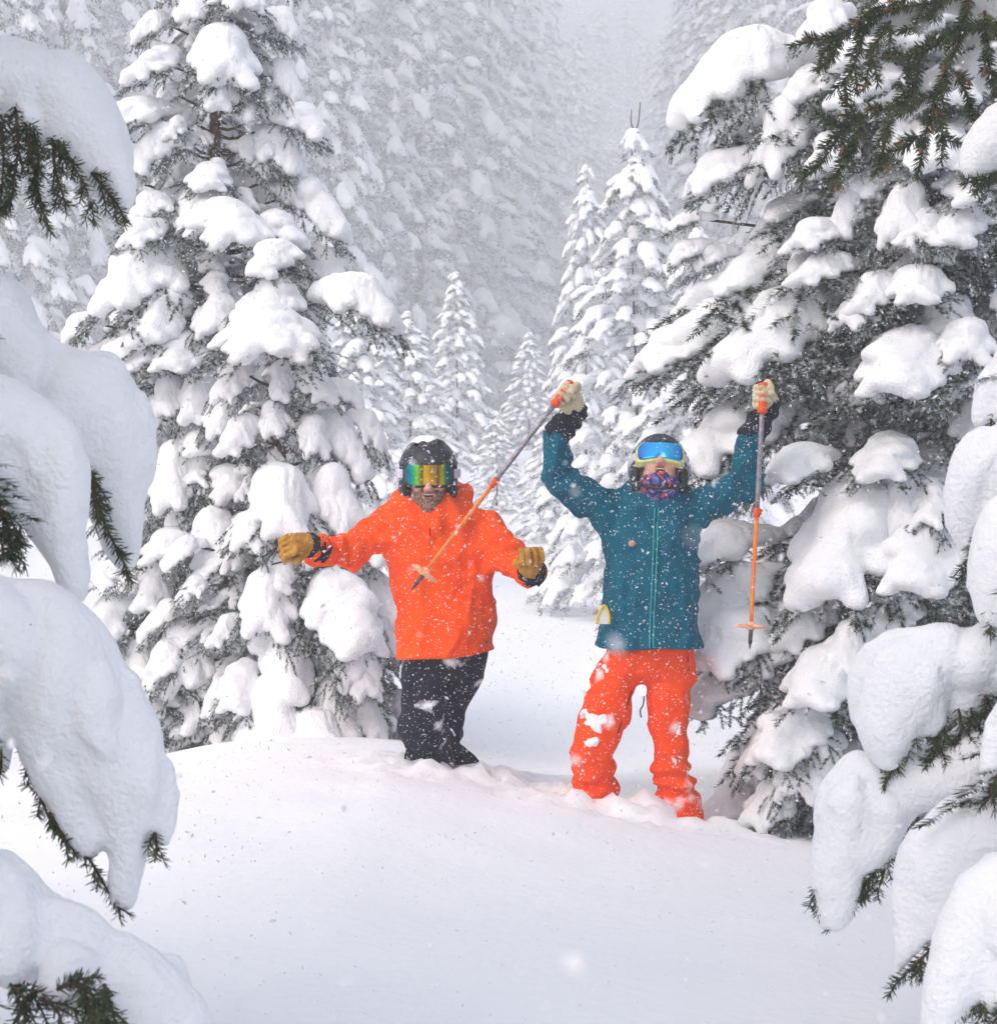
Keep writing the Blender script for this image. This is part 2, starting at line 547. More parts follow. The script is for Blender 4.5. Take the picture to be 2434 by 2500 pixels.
class Tree:
    def __init__(s, name, X, Y, H, r0, label, group=None, seed=0, lean=(0, 0)):
        s.X, s.Y, s.H = X, Y, H
        s.z0 = gz1(X, Y) - 0.15
        s.lean = lean
        s.o = thing(name, (X, Y, s.z0), label, 'tree', group)
        s.rg = np.random.default_rng(seed)
        z = np.linspace(0, H, 16)
        p = np.stack([lean[0] * z + 0.02 * np.sin(z * 1.7), lean[1] * z, z], -1)
        v, f = tube(p, r0 * (1 - 0.93 * z / H), 14, False)
        v += (noise(v * np.array([22, 22, 5]), 9)[:, None] - 0.5) * 0.25 * r0 * np.array([1, 1, 0])
        obj('trunk', mesh('trunk', v, f, M['bark']), s.o)
    def axis(s, z):
        zz = z - s.z0
        return np.array([s.X + s.lean[0] * zz, s.Y + s.lean[1] * zz, z])
    def put(s, crest, phi, b, sw, sz):
        """bough whose highest snow lies at crest, pointing to azimuth phi (0 = -Y)"""
        th = math.atan2(-math.cos(phi), math.sin(phi))
        mir = 1 if s.rg.random() < 0.5 else -1
        Rm = Matrix.Rotation(th, 4, 'Z')
        loc = Vector(crest) - Rm @ Vector((b.crest[0] * sw, b.crest[1] * sw * mir, b.crest[2] * sz))
        # stem from the trunk to the root of the fan
        ax = s.axis(loc.z - 0.02)
        lv = np.array(loc)
        mid = 0.5 * (ax + lv) + np.array([0, 0, -0.03])
        base = np.array(s.o.location)
        tip = lv + np.array(Rm @ Vector((0.05, 0, 0.004)))
        me = tubes_mesh('bough', [tube(curve([ax - base, mid - base, tip - base], 6), np.linspace(0.011, 0.006, 6), 5, True)], M['twig'])
        bo = obj('bough', me, s.o)
        T = Matrix.Translation(loc - s.o.location) @ Rm @ Matrix.Diagonal((sw, sw * mir, sz, 1))
        for nm, me in (('snow_cap', b.snow), ('needles', b.needle), ('twigs', b.wood)):
            c = obj(nm, me, bo)
            c.matrix_local = T
            if nm == 'needles':
                c['kind'] = 'stuff'
        # side growth along the stem
        dv = lv - ax
        dl = float(np.hypot(dv[0], dv[1]))
        if dl > 0.22:
            t_ = THIN[int(s.rg.integers(len(THIN)))]
            k_ = min((dl + 0.12) / 0.8, 1.7)
            T2_ = Matrix.Translation(Vector(ax) - s.o.location) @ Matrix.Rotation(math.atan2(dv[1], dv[0]), 4, 'Z') @ Matrix.Diagonal((k_, 0.8 * k_, 0.6 * k_, 1))
            for nm, me in (('snow_cap', t_.snow), ('needles', t_.needle)):
                c = obj(nm, me, bo)
                c.matrix_local = T2_
                if nm == 'needles':
                    c['kind'] = 'stuff'
    def caps(s, lst, rho, kinds, grow=1.16):
        """caps traced from the photograph: (x of crest, y of crest, half width, height)"""
        for n, (x, y, w, h) in enumerate(lst):
            Yc = s.Y - 0.4
            for _ in range(4):
                p = P(x, y, Yc)
                ax = s.axis(p[2])
                rr = rho(p[2]) * (0.92 + 0.16 * s.rg.random())
                dx = p[0] - ax[0]
                rr = max(rr, abs(dx) * 1.02 + 0.02)
                ph = math.asin(max(-1, min(1, dx / rr)))
                Yc = ax[1] - rr * math.cos(ph) * (0.8 if abs(ph) < 0.5 else 0.9)
            b = kinds[int(s.rg.integers(len(kinds)))]
            sw = grow * w * Yc / FPX / b.hw
            sz = 1.2 * h * Yc / FPX / b.ht
            sz = min(max(sz, 0.6 * sw), 1.5 * sw)
            s.put(P(x, y, Yc), ph, b, sw, sz)
    def fill(s, n, rho, kinds, z0, z1, size, frac=(0.45, 0.95)):
        for i in range(n):
            z = z0 + (z1 - z0) * (i + s.rg.random()) / n
            ph = i * 2.399963 + s.rg.uniform(-0.4, 0.4)
            rr = rho(z) * s.rg.uniform(*frac)
            ax = s.axis(z)
            b = kinds[int(s.rg.integers(len(kinds)))]
            sw = size * rho(z) * s.rg.uniform(0.8, 1.2)
            s.put(ax + np.array([math.sin(ph) * rr, -math.cos(ph) * rr, 0]), ph, b, sw, sw * s.rg.uniform(0.85, 1.15))

# ---- the tall spruce on the left and the small one in front of it
fA = 0.3698
capsA = [(1415, 30, 85, 160), (1150, 125, 165, 290), (860, 220, 125, 180), (1150, 350, 95, 200), (1430, 295, 85, 210), (780, 500, 155, 160),
         (1440, 515, 135, 180), (840, 620, 105, 230), (1420, 645, 125, 220), (1090, 830, 110, 110), (800, 980, 110, 130), (1090, 970, 140, 120),
         (1180, 1030, 200, 230), (1600, 905, 125, 280), (800, 1120, 105, 140), (1420, 1075, 115, 170), (770, 1240, 235, 300), (860, 1460, 165, 270),
         (1620, 1260, 95, 220), (470, 1605, 75, 140), (1120, 1390, 70, 140), (1130, 1520, 130, 190), (720, 1710, 150, 200), (950, 1700, 140, 170),
         (1020, -60, 120, 150), (1200, -90, 130, 150)]
capsA = [(x * fA, y * fA, w * fA, h * fA) for x, y, w, h in capsA]
capsA2 = [(740, 200, 85, 150), (880, 170, 75, 200), (770, 480, 115, 270), (640, 330, 70, 120), (1000, 590, 120, 140), (870, 400, 90, 120), (950, 770, 135, 250),
          (720, 1000, 85, 180), (890, 1000, 95, 160), (830, 1250, 135, 260), (1000, 1130, 105, 260), (500, 1150, 125, 100), (470, 1250, 95, 120),
          (640, 1330, 115, 150), (560, 1420, 95, 120), (900, 1480, 105, 200), (1000, 1600, 105, 180), (520, 1000, 100, 110), (760, 860, 110, 120),
          (1060, 860, 100, 160), (470, 1370, 90, 110), (740, 1480, 110, 150), (840, 1610, 110, 130)]
capsA += [(0.44 * x, 625.8 + 0.44 * y, 0.44 * w, 0.44 * h) for x, y, w, h in capsA2]
A = Tree('spruce_tree', *(P(428, 978, 11.6)[:2]), 5.3, 0.075, 'tall spruce with rounded snow caps beside the skier in orange', seed=1, lean=(-0.012, 0))
A.caps(capsA, lambda z: np.clip(1.12 - 0.22 * z, 0.28, 1.2), BIG)
A.fill(120, lambda z: np.clip(1.08 - 0.2 * z, 0.28, 1.2), THIN[:2] + BIG, 0.25, 4.7, 0.52, (0.4, 0.95))

A.fill(30, lambda z: 0.36, BIG, 1.6, 4.5, 1.0, (0.5, 1.0))

capsB = [(1420, 1230, 125, 160), (1420, 1420, 165, 190), (1420, 1560, 255, 260), (1820, 1400, 190, 240)]
capsB = [(x * fA, y * fA, w * fA, h * fA) for x, y, w, h in capsB]
capsB2 = [(1045, 140, 85, 150), (1225, 135, 60, 150), (1350, 140, 80, 150), (1190, 310, 75, 130), (1340, 375, 75, 150), (1080, 370, 80, 150), (1460, 350, 95, 250),
          (1570, 350, 65, 300), (1200, 580, 135, 260), (1440, 580, 125, 250), (1180, 1020, 115, 250), (1460, 1030, 155, 300), (1620, 1050, 75, 200),
          (1240, 1190, 125, 350), (1500, 1200, 115, 280), (1640, 1250, 65, 150), (1060, 1430, 95, 180), (1210, 1480, 175, 360), (1450, 1500, 105, 250),
          (1600, 1600, 75, 150), (1340, 820, 110, 170), (1560, 800, 90, 180), (1120, 780, 90, 150), (1350, 1640, 110, 140), (1530, 1420, 90, 150)]
capsB += [(0.44 * x, 625.8 + 0.44 * y, 0.44 * w, 0.44 * h) for x, y, w, h in capsB2]
B = Tree('spruce_tree', *(P(535, 978, 10.75)[:2]), 2.6, 0.045, 'short spruce under rounded snow caps, in front of a tall spruce', seed=2)
B.caps(capsB, lambda z: np.clip(0.9 - 0.32 * z, 0.1, 0.85), BIG)
B.fill(56, lambda z: np.clip(0.85 - 0.31 * z, 0.1, 0.8), THIN[:1] + BIG, 0.2, 2.3, 0.55, (0.4, 1.0))

# ---- the big spruce on the right, its trunk showing
f5 = 0.3599
c5 = [(560, 130, 200, 420), (420, 200, 110, 300), (480, 420, 90, 230), (760, 490, 130, 500), (1130, 300, 160, 250), (480, 780, 155, 210), (1080, 920, 110, 280), (1340, 940, 130, 300),
      (650, 1150, 110, 210), (220, 1115, 75, 90), (350, 1290, 85, 130), (240, 1260, 85, 120), (800, 1495, 240, 430), (370, 1550, 235, 150),
      (280, 1705, 195, 190), (1350, 1715, 235, 310), (1450, 1100, 155, 160), (1380, 1400, 155, 190), (1200, 1430, 105, 200), (1650, 1680, 135, 210),
      (900, 1150, 125, 160), (1600, 1050, 155, 160), (1100, 1560, 120, 160), (960, 1330, 130, 160), (620, 1350, 120, 160), (480, 1400, 100, 150), (1000, 700, 140, 200), (1120, 120, 150, 220), (1500, 640, 170, 240), (1720, 120, 160, 230), (1380, -30, 170, 230), (960, 0, 130, 200), (1300, 560, 130, 200), (880, 330, 120, 200), (1560, 330, 150, 220), (1640, 880, 130, 170)]
capsR = [(1251.7 + f5 * x, f5 * y, f5 * w, f5 * h) for x, y, w, h in c5]
c6 = [(560, 500, 260, 400), (1090, 960, 270, 560), (430, 1450, 190, 330), (400, 1230, 195, 210), (1330, 980, 130, 260), (1420, 1200, 220, 330), (520, 1680, 185, 300),
      (880, 1600, 135, 260), (1250, 1550, 160, 250), (700, 1780, 150, 200), (1050, 1750, 150, 220), (800, 820, 150, 170), (1250, 760, 160, 170)]
capsR += [(1251.7 + f5 * x, 547.6 + f5 * y, f5 * w, f5 * h) for x, y, w, h in c6]
c7 = [(400, 170, 165, 230), (690, 370, 160, 260), (620, 430, 105, 260), (560, 780, 125, 180), (380, 800, 125, 130), (850, 130, 190, 200), (800, 560, 150, 240), (700, 640, 110, 200)]
capsR += [(1251.7 + 0.4 * x, 1173.5 + 0.4 * y, 0.4 * w, 0.4 * h) for x, y, w, h in c7]
C_ = Tree('spruce_tree', *(P(1838, 978, 9.5)[:2]), 6.0, 0.085, 'broad spruce with a bare reddish trunk beside the skier in teal', seed=3)
C_.caps(capsR, lambda z: np.clip(1.25 - 0.15 * z, 0.5, 1.3), BIG, 1.2)
C_.fill(130, lambda z: np.clip(1.15 - 0.15 * z, 0.4, 1.3), THIN[:1] + BIG, 0.3, 4.2, 0.48, (0.4, 0.95))
# ------------------------------------------------------------------ trees of the middle distance
LOW = [make_bough(71 + i, 0.092, 0.10, 0.08, 0.038, None, L=0.8, fan=1.15, droop=0.45 + 0.12 * i, rs=0.105, nside=4, amp=0.03, k=60, drape=0.03) for i in range(5)]
MIDB = [make_bough(81 + i, 0.066, 0.06, 0.032, 0.022, None, L=0.8, fan=1.05, droop=0.5 + 0.12 * i, rs=0.11, nside=5, amp=0.014, k=70) for i in range(4)]

def crown(H, rb, seed, kinds, per=6, step=0.36, size=0.8, power=0.8, patchy=True):
    rg = np.random.default_rng(seed)
    sv, sf, nv, nf = [], [], [], []
    inner = False
    ns = nn = 0
    z = 0.35
    a0 = 0
    while z < H - 0.05:
        q = 1 - z / H
        rho = rb * q ** power + 0.06
        n = max(3, int(per * (0.5 + 0.6 * q)))
        a0 += 0.7
        for i in range(n):
            b = kinds[int(rg.integers(len(kinds)))]
            ph = a0 + i * 2 * math.pi / n + rg.uniform(-0.3, 0.3)
            L = rho * rg.uniform(0.8, 1.18) * (0.42 if i % 3 == 2 else 1.0)
            sw = size * (0.55 + 0.25 * L) * rg.uniform(0.75, 1.3)
            sw = min(sw, L / 0.5)
            sz = sw * rg.uniform(0.8, 1.25)
            off = L - 0.75 * sw
            c, s_ = math.cos(ph), math.sin(ph)
            zz = z + rg.uniform(-0.15, 0.15)
            mir = rg.choice([-1, 1])
            # snow lies unevenly: deep in some patches of the crown, shaken off in others
            ld = float(noise(np.array([[c * L * 0.55, s_ * L * 0.55, zz * 0.6]]), seed)[0]) if patchy else 0.5
            ls = 0.62 + 0.76 * ld
            for src, fac, V, F, cnt in ((b.sv, b.sf, sv, sf, 's'), (b.nv, b.nf, nv, nf, 'n')):
                if cnt == 's' and ls < 0.72:
                    continue
                e_ = ls if cnt == 's' else 1.0
                x = src[:, 0] * sw * (0.5 + 0.5 * e_) + off
                y = src[:, 1] * sw * mir * e_
                V.append(np.stack([c * x - s_ * y, s_ * x + c * y, src[:, 2] * sz * (0.4 + 0.6 * e_) + zz + 0.1], -1))
                ff = fac if mir > 0 else fac[:, ::-1]
                if cnt == 's':
                    F.append(ff + ns); ns += len(src)
                else:
                    F.append(ff + nn); nn += len(src)
        z += step * (0.7 + 0.6 * q) * rg.uniform(0.85, 1.15)
    # leader
    return (np.concatenate(sv), np.concatenate(sf)), (np.concatenate(nv), np.concatenate(nf))

def trunk_mesh(H, r0, top=0.0):
    z = np.linspace(-0.8, H + top, 12)
    p = np.stack([0.03 * np.sin(z), 0 * z, z], -1)
    v, f = tube(p, np.maximum(r0 * (1 - z / (H + top + 0.02)), 0.008), 8, False)
    return mesh('trunk', v, f, M['bark'])

KINDS = []
for (H, rb, sd, kk, per, step, size) in ((16, 2.5, 5, LOW, 15, 0.30, 0.58), (18, 2.9, 6, LOW, 16, 0.33, 0.64)):
    (v1, f1), (v2, f2) = crown(H, rb, sd, kk, per, step, size)
    print('far tree', len(f1) * 2, len(f2))
    KINDS.append((H, mesh('snow_load', v1, f1, M['snow']), mesh('needles', v2, f2, M['needle_far'], smooth=False), trunk_mesh(H, 0.10)))
SMALL = []
for (H, rb, sd, per, step, size) in ((5.2, 0.95, 15, 13, 0.21, 0.52), (4.2, 0.85, 16, 13, 0.20, 0.5)):
    (v1, f1), (v2, f2) = crown(H, rb, sd, MIDB, per, step, size, 0.75, False)
    print('small tree', len(f1) * 2, len(f2))
    SMALL.append((H, mesh('snow_load', v1, f1, M['snow']), mesh('needles', v2, f2, M['needle_far'], smooth=False), trunk_mesh(H, 0.032)))

def far_tree(kind, px, d, H, label, group, rot, sx=1.0, sink=0.2, name='spruce_tree'):
    h0, ms, mn, mt = kind
    X = (px - 952) / FPX * d
    z = gz1(X, d) - sink
    o = thing(name, (X, d, z), label, 'tree', group)
    o.rotation_euler = (0, 0, rot)
    k = H / h0
    o.scale = (k * sx, k * sx, k)
    obj('trunk', mt, o)
    c = obj('crown', mn, o)
    c['kind'] = 'stuff'
    s_ = obj('snow_load', ms, o)
    s_['kind'] = 'stuff'
    return o

def h_for(y, d, x):
    """height of a tree whose tip shows at y"""
    X = (x - 952) / FPX * d
    return CAM_Z - (y - 978) / FPX * d - gz1(X, d) + 0.2

# slim young spruces in the clearing
SD = 24.0
slim = far_tree(SMALL[0], 1212, SD, h_for(268, SD, 1212), 'slim spruce with a bare forked tip rising behind the skiers', None, 0.3, 1.2)
far_tree(SMALL[1], 872, 46, h_for(535, 46, 872), 'small pointed spruce behind the skier in orange', None, 1.3, 1.2)
far_tree(SMALL[0], 1120, 40, h_for(330, 40, 1120), 'thin faint spruce just behind the slim fork-tipped spruce', None, 2.0, 0.85)
far_tree(SMALL[1], 690, 26, h_for(560, 26, 690), 'small snowy spruce behind the arm of the skier in orange', None, 4.0, 1.2)
far_tree(SMALL[1], 1335, 21, h_for(470, 21, 1335), 'snow-heaped young spruce behind the raised arm of the skier in teal', None, 2.6, 1.25)
far_tree(SMALL[0], 1010, 52, h_for(640, 52, 1010), 'little spruce at the far edge of the clearing', None, 5.0, 1.5)
far_tree(SMALL[1], 780, 40, h_for(610, 40, 780), 'broad little spruce filling the gap beside the small pointed spruce', None, 0.4, 1.6)
far_tree(SMALL[1], 1062, 33, h_for(765, 33, 1062), 'bushy little spruce between the two skiers', None, 3.1, 1.5)
far_tree(SMALL[0], 948, 37, h_for(790, 37, 948), 'low snowed-in spruce beyond the shoulder of the skier in orange', None, 0.9, 1.7)
# fork at the tip of the slim spruce
tp = P(1212, 264, SD)
inv = (Matrix.Translation(slim.location) @ Matrix.Rotation(slim.rotation_euler.z, 4, 'Z') @ Matrix.Diagonal((*slim.scale, 1))).inverted()
for sd in (-1, 1):
    me = tubes_mesh('dead_tip', [tube(curve([[0, 0, -0.3], [0, 0, 0.06], [0.04 * sd, 0, 0.16], [0.048 * sd + 0.012, 0, 0.36 + 0.04 * sd]], 8) + tp, np.linspace(0.012, 0.006, 8), 5)], M['twig'])
    me.transform(inv)
    obj('dead_tip', me, slim)

# the wooded sides of the valley
GL = 'tall spruces on the slope behind the tall capped spruce'
LL = 'tall snow-plastered spruce in the grey haze behind the tall capped spruce'
for i, (px, d, H) in enumerate([(-60, 28, 13), (120, 32, 15), (300, 40, 18), (560, 34, 13.5), (660, 44, 19), (800, 52, 21), (470, 50, 22), (935, 66, 22), (735, 62, 26),
                                (180, 52, 22), (20, 44, 19), (1000, 84, 23), (860, 80, 28), (610, 58, 24), (-260, 30, 13), (-200, 46, 19), (-480, 36, 16), (-700, 44, 18), (-420, 58, 22)]):
    far_tree(KINDS[i % 2], px, 2.4 * d, 2.4 * H, LL, GL, i * 1.7, 0.8 + 0.12 * ((i * 7) % 3))
GR = 'hazy spruces behind the broad spruce'
LR = 'hazy snow-covered spruce behind the broad trunked spruce'
for i, (px, d, H) in enumerate([(1400, 48, 14.5), (1330, 66, 17.5), (1560, 42, 17), (1720, 34, 15), (1880, 30, 15), (1480, 60, 24), (1650, 56, 25), (1270, 90, 17), (2080, 34, 15), (2260, 42, 18)]):
    far_tree(KINDS[(i + 1) % 2], px, 2.4 * d, 2.4 * H, LR, GR, 0.8 + i * 2.1, 1.0)
GF = 'pale spruces on the far ridge'
LF = 'pale spruce almost lost in the snowfall on the far ridge'
rgf = np.random.default_rng(77)
for row, d in enumerate((235, 300, 350, 405, 450)):
    n = 13
    for i in range(n):
        px = 900 + (i + rgf.uniform(0.1, 0.9)) * 560 / n
        far_tree(KINDS[(i + row) % 2], px, d + rgf.uniform(-18, 18), rgf.uniform(30, 43), LF, GF, i * 1.3 + row, rgf.uniform(0.85, 1.15), 0.3)
# ------------------------------------------------------------------ the spruces that frame the view, close to the camera
class NearTree:
    def __init__(s, X, Y, H, r0, label, seed):
        s.X, s.Y = X, Y
        s.z0 = gz1(X, Y) - 0.1
        s.o = thing('spruce_tree', (X, Y, s.z0), label, 'tree')
        s.rg = np.random.default_rng(seed)
        z = np.linspace(0, H, 14)
        v, f = tube(np.stack([0 * z, 0 * z, z], -1), r0 * (1 - 0.8 * z / H), 16, False)
        v += (noise(v * np.array([18, 18, 4]), 2)[:, None] - 0.5) * 0.3 * r0 * np.array([1, 1, 0])
        obj('trunk', mesh('trunk', v, f, M['bark']), s.o)
    def bough(s, d, chains, twigs, nl=0.021, vox=0.0085, k=120, amp=0.010, nmat='needle_near', sub=0.055, nsp=0.0011, sw=0.0022, buds=False, every=0.022, tw_r=0.0035):
        """d distance; chains of (x, y, r[, nearer]) blobs; twigs as picture polylines"""
        C, Rr = [], []
        for ch in chains:
            pts = np.array([P(q[0], q[1], d - (q[3] if len(q) > 3 else 0)) for q in ch])
            rad = np.maximum(np.array([q[2] * d / FPX for q in ch]) - 0.008, 0.006)
            c, r = chain(pts, rad, 0.35)
            C += c; Rr += r
        base = Vector(s.o.location)
        b0 = np.array(base)
        rg = s.rg
        # wood: the stem in from the trunk, twigs and twiglets
        T = []
        for tw in twigs:
            pts = np.array([P(q[0], q[1], d - (q[2] if len(q) > 2 else 0.02)) for q in tw])
            n = max(6, int(np.linalg.norm(np.diff(pts, axis=0), axis=1).sum() / 0.012))
            pts = curve(pts, n)
            T.append(pts)
            L = np.linalg.norm(np.diff(pts, axis=0), axis=1).sum()
            m_ = int(L / every)
            for q in range(m_):
                i = int((0.1 + 0.85 * q / max(m_, 1)) * (len(pts) - 1))
                tg = pts[min(i + 1, len(pts) - 1)] - pts[max(i - 1, 0)]
                tg /= np.linalg.norm(tg) + 1e-9
                sdv = np.cross(tg, rg.normal(size=3)); sdv /= np.linalg.norm(sdv) + 1e-9
                l2 = sub * rg.uniform(0.5, 1.15) * (1 - 0.5 * i / len(pts))
                e = pts[i] + l2 * (0.72 * tg + 0.62 * sdv + np.array([0, 0, -0.28]))
                T.append(np.array([pts[i], 0.5 * (pts[i] + e) + np.array([0, 0, 0.08 * l2]), e]))
        if len(T):
            root = T[0][0]
        else:
            root = np.array(C[0])
        first = np.array(C[0]) if len(C) else root
        ax = np.array([s.X, s.Y, max(first[2] + 0.05, 0.1)])
        stem = curve([ax, 0.55 * ax + 0.45 * first + np.array([0, 0, -0.02]), first - np.array([0, 0, 0.02])], 14)
        wood = [tube(stem - b0, np.linspace(0.022, 0.006, 14), 7)]
        bo = obj('bough', tubes_mesh('bough', wood, M['twig']), s.o)
        wood = [tube(t_ - b0, np.linspace(tw_r if len(t_) > 3 else tw_r * 0.6, tw_r * 0.4, len(t_)), 4) for t_ in T]
        if wood:
            obj('twigs', tubes_mesh('twigs', wood, M['twig']), bo, kind='stuff')
        dv = first - ax
        k_ = (float(np.hypot(dv[0], dv[1])) + 0.1) / 0.8
        t_ = THIN[int(rg.integers(len(THIN)))]
        T2_ = Matrix.Translation(Vector(ax) - base) @ Matrix.Rotation(math.atan2(dv[1], dv[0]), 4, 'Z') @ Matrix.Diagonal((k_, 0.55 * k_, 0.3 * k_, 1))
        for nm, me in (('snow_cap', t_.snow), ('needles', t_.needle)):
            c = obj(nm, me, bo)
            c.matrix_local = T2_
            if nm == 'needles':
                c['kind'] = 'stuff'
        if len(C):
            v, f = snow_surface(np.array(C), np.array(Rr), vox, k, amp, 7, seed=int(rg.integers(1000)), squash=1.15, drape=0.026, dfreq=(11, 11, 3), grain=0.0035)
            obj('snow_cap', local(s.o, mesh('snow_cap', v, f, M['snow'])), bo)
        if len(T):
            v, f = needles(T, nsp, nl, sw, rg, quad=True, up=0.3)
            obj('needles', local(s.o, mesh('needles', v, f, M[nmat], smooth=False)), bo, kind='stuff')
        if buds:
            bv = []
            for t_ in T:
                if rg.random() < 0.3:
                    e = t_[-1]; dr = t_[-1] - t_[-2]; dr /= np.linalg.norm(dr)
                    bv.append(tube(np.array([e - dr * 0.012, e, e + dr * 0.010, e + dr * 0.018]) - b0, [0.003, 0.0055, 0.0045, 0.001], 6))
            if bv:
                obj('buds', tubes_mesh('buds', bv, M['bud']), bo, kind='stuff')

    def axis(s, z):
        return np.array([s.X, s.Y, z])
    put = Tree.put
    def crown(s, z0, z1, r0, r1, n, away):
        """the rest of the tree: boughs above the view all round, lower ones on the side away from it"""
        for i in range(n):
            t = (i + s.rg.random()) / n
            z = z0 + (z1 - z0) * t
            rr = (r0 + (r1 - r0) * t) * s.rg.uniform(0.55, 0.95)
            ph = i * 2.399963 + s.rg.uniform(-0.3, 0.3)
            b = BIG[int(s.rg.integers(len(BIG)))]
            sw = 0.85 * (r0 + (r1 - r0) * t) * s.rg.uniform(0.8, 1.15)
            s.put(s.axis(z) + np.array([math.sin(ph) * rr, -math.cos(ph) * rr, 0]), ph, b, sw, sw)
        for i in range(16):
            ph = away + s.rg.uniform(-0.9, 0.9)
            z = 0.7 + 2.1 * (i + s.rg.random()) / 16
            b = BIG[int(s.rg.integers(len(BIG)))]
            rr = s.rg.uniform(0.5, 1.1)
            s.put(s.axis(z) + np.array([math.sin(ph) * rr, -math.cos(ph) * rr, 0]), ph, b, 0.9, 0.9)

NL = NearTree(-1.75, 3.9, 6.3, 0.10, 'close spruce of great smooth snow drapes with hanging needle tips, opposite the drooping-fingered spruce', 21)
# top pillow with its hanging sprays
NL.bough(4.2, [[(-160, 150, 95, -.1), (-60, 150, 88), (20, 150, 84), (85, 165, 84), (140, 205, 84), (178, 262, 78), (200, 322, 60), (222, 375, 38)],
               [(20, 140, 70, -.12), (120, 190, 80, -.15), (185, 290, 76, -.12), (215, 370, 44, -.06)], [(70, 215, 45, .02), (78, 255, 26, .03)], [(105, 240, 50, .02), (125, 285, 26, .03)]],
         [[(-20, 190, .06), (5, 270, .1), (5, 350, .12), (-5, 425, .13)], [(30, 200, .06), (35, 280, .1), (25, 360, .12), (20, 400, .13)], [(45, 205, .05), (58, 290, .1), (75, 370, .12), (92, 440, .13)], [(100, 250, .05), (105, 320, .09), (120, 370, .1), (128, 410, .11)],
          [(105, 255, .05), (130, 300, .08), (165, 360, .09), (182, 425, .1)], [(175, 330, .05), (200, 360, .06), (225, 390, .07), (240, 425, .07)], [(60, 230, .05), (75, 310, .1), (62, 380, .12)]], nl=0.02, sub=0.05)
# the long drape below
NL.bough(4.1, [[(-140, 560, 120), (-40, 610, 105), (45, 690, 90), (120, 735, 84), (185, 735, 82), (212, 810, 84), (218, 890, 78), (222, 970, 66), (232, 1040, 42), (238, 1075, 26)],
               [(45, 690, 90, -.1), (120, 790, 90), (145, 880, 75), (150, 960, 50)]],
         [[(160, 880, .08), (182, 945, .09), (205, 1010, .09), (235, 1070, .08), (252, 1112, .06)], [(178, 915, .1), (180, 950, .11), (188, 980, .12)]], sub=0.04)
# the drape in front of it
NL.bough(3.75, [[(-140, 760, 110), (-30, 805, 98), (45, 835, 88), (85, 895, 84), (105, 970, 68), (118, 1040, 50), (136, 1105, 30), (146, 1140, 16)],
                [(-30, 830, 80), (20, 920, 55, .02), (70, 1000, 40, .02), (90, 1060, 22)]],
         [[(-30, 930, .06), (5, 980, .1), (20, 1040, .1), (30, 1085, .08)], [(-10, 960, .08), (25, 1000, .11), (42, 1060, .08)], [(-40, 980, .1), (0, 1030, .12), (10, 1080, .1)]], sub=0.05)
# the large fan with three fingers
NL.bough(3.55, [[(-170, 1110, 110), (-40, 1170, 88), (50, 1210, 100), (120, 1290, 112), (180, 1365, 112), (235, 1440, 102), (262, 1510, 80), (264, 1580, 62), (256, 1640, 42), (247, 1695, 22), (243, 1725, 11)],
                [(235, 1440, 96), (290, 1510, 52), (300, 1580, 34), (295, 1630, 16)],
                [(90, 1320, 100), (95, 1410, 78), (115, 1480, 60), (135, 1545, 42), (150, 1590, 24), (172, 1625, 14)],
                [(-30, 1250, 95), (-10, 1340, 72), (-5, 1410, 46), (5, 1460, 24)]],
         [[(35, 1380), (50, 1425), (62, 1480), (85, 1540), (108, 1590), (140, 1620)], [(95, 1550), (130, 1610), (170, 1640), (200, 1690), (225, 1730), (248, 1745)],
          [(0, 1420), (3, 1450), (0, 1485)], [(296, 1590), (300, 1620), (296, 1648)], [(58, 1410), (52, 1440), (60, 1470)]], nl=0.018, sub=0.03)
# the lowest mound
NL.bough(3.3, [[(-180, 1700, 130), (-30, 1710, 108), (60, 1790, 100), (150, 1815, 92), (230, 1840, 90), (290, 1890, 88), (335, 1960, 82), (350, 2060, 70)],
               [(150, 1840, 80, .05), (110, 1885, 50, .1), (95, 1915, 24, .12)], [(10, 1800, 90, .05), (15, 1870, 50, .1)], [(240, 1870, 88, .03), (260, 1960, 80, .05), (270, 2060, 70)]],
         [[(110, 1890, .16), (140, 1880, .17), (180, 1905, .17), (200, 1950, .15), (205, 1990, .1)], [(20, 1880, .14), (50, 1910, .16), (70, 1960, .16)], [(150, 1885, .17), (165, 1930, .18), (150, 1980, .16)],
          [(200, 1880, .15), (215, 1930, .17), (230, 1985, .15)], [(60, 1900, .15), (30, 1950, .15), (10, 1990, .15)], [(60, 1895, .15), (110, 1930, .16), (120, 1990, .15)]], nl=0.02, sub=0.06)

NR = NearTree(1.95, 4.6, 6.6, 0.11, 'close spruce with drooping snow-filled fingers hanging over the powder, opposite the draped spruce', 22)
# right-edge pillows
NR.bough(4.7, [[(2080, 830, 110), (1980, 850, 95), (1905, 890, 82), (1870, 960, 66), (1856, 1030, 42), (1846, 1070, 18)], [(1910, 900, 80), (1925, 1000, 70), (1925, 1070, 60)]],
         [[(1875, 1010, .05), (1862, 1050, .07), (1845, 1085, .08), (1828, 1122, .08)]], sub=0.035)
NR.bough(4.4, [[(2060, 960, 110), (1960, 1010, 85), (1915, 1060, 62), (1905, 1130, 46), (1900, 1180, 28)]], [[(1900, 1150, .03), (1892, 1190, .03), (1890, 1215, .03)]], sub=0.03)
NR.bough(4.9, [[(2060, 660, 100), (1960, 700, 80), (1912, 740, 56), (1890, 800, 40)]], [[(1895, 780, .02), (1890, 830, .03)]], sub=0.03)
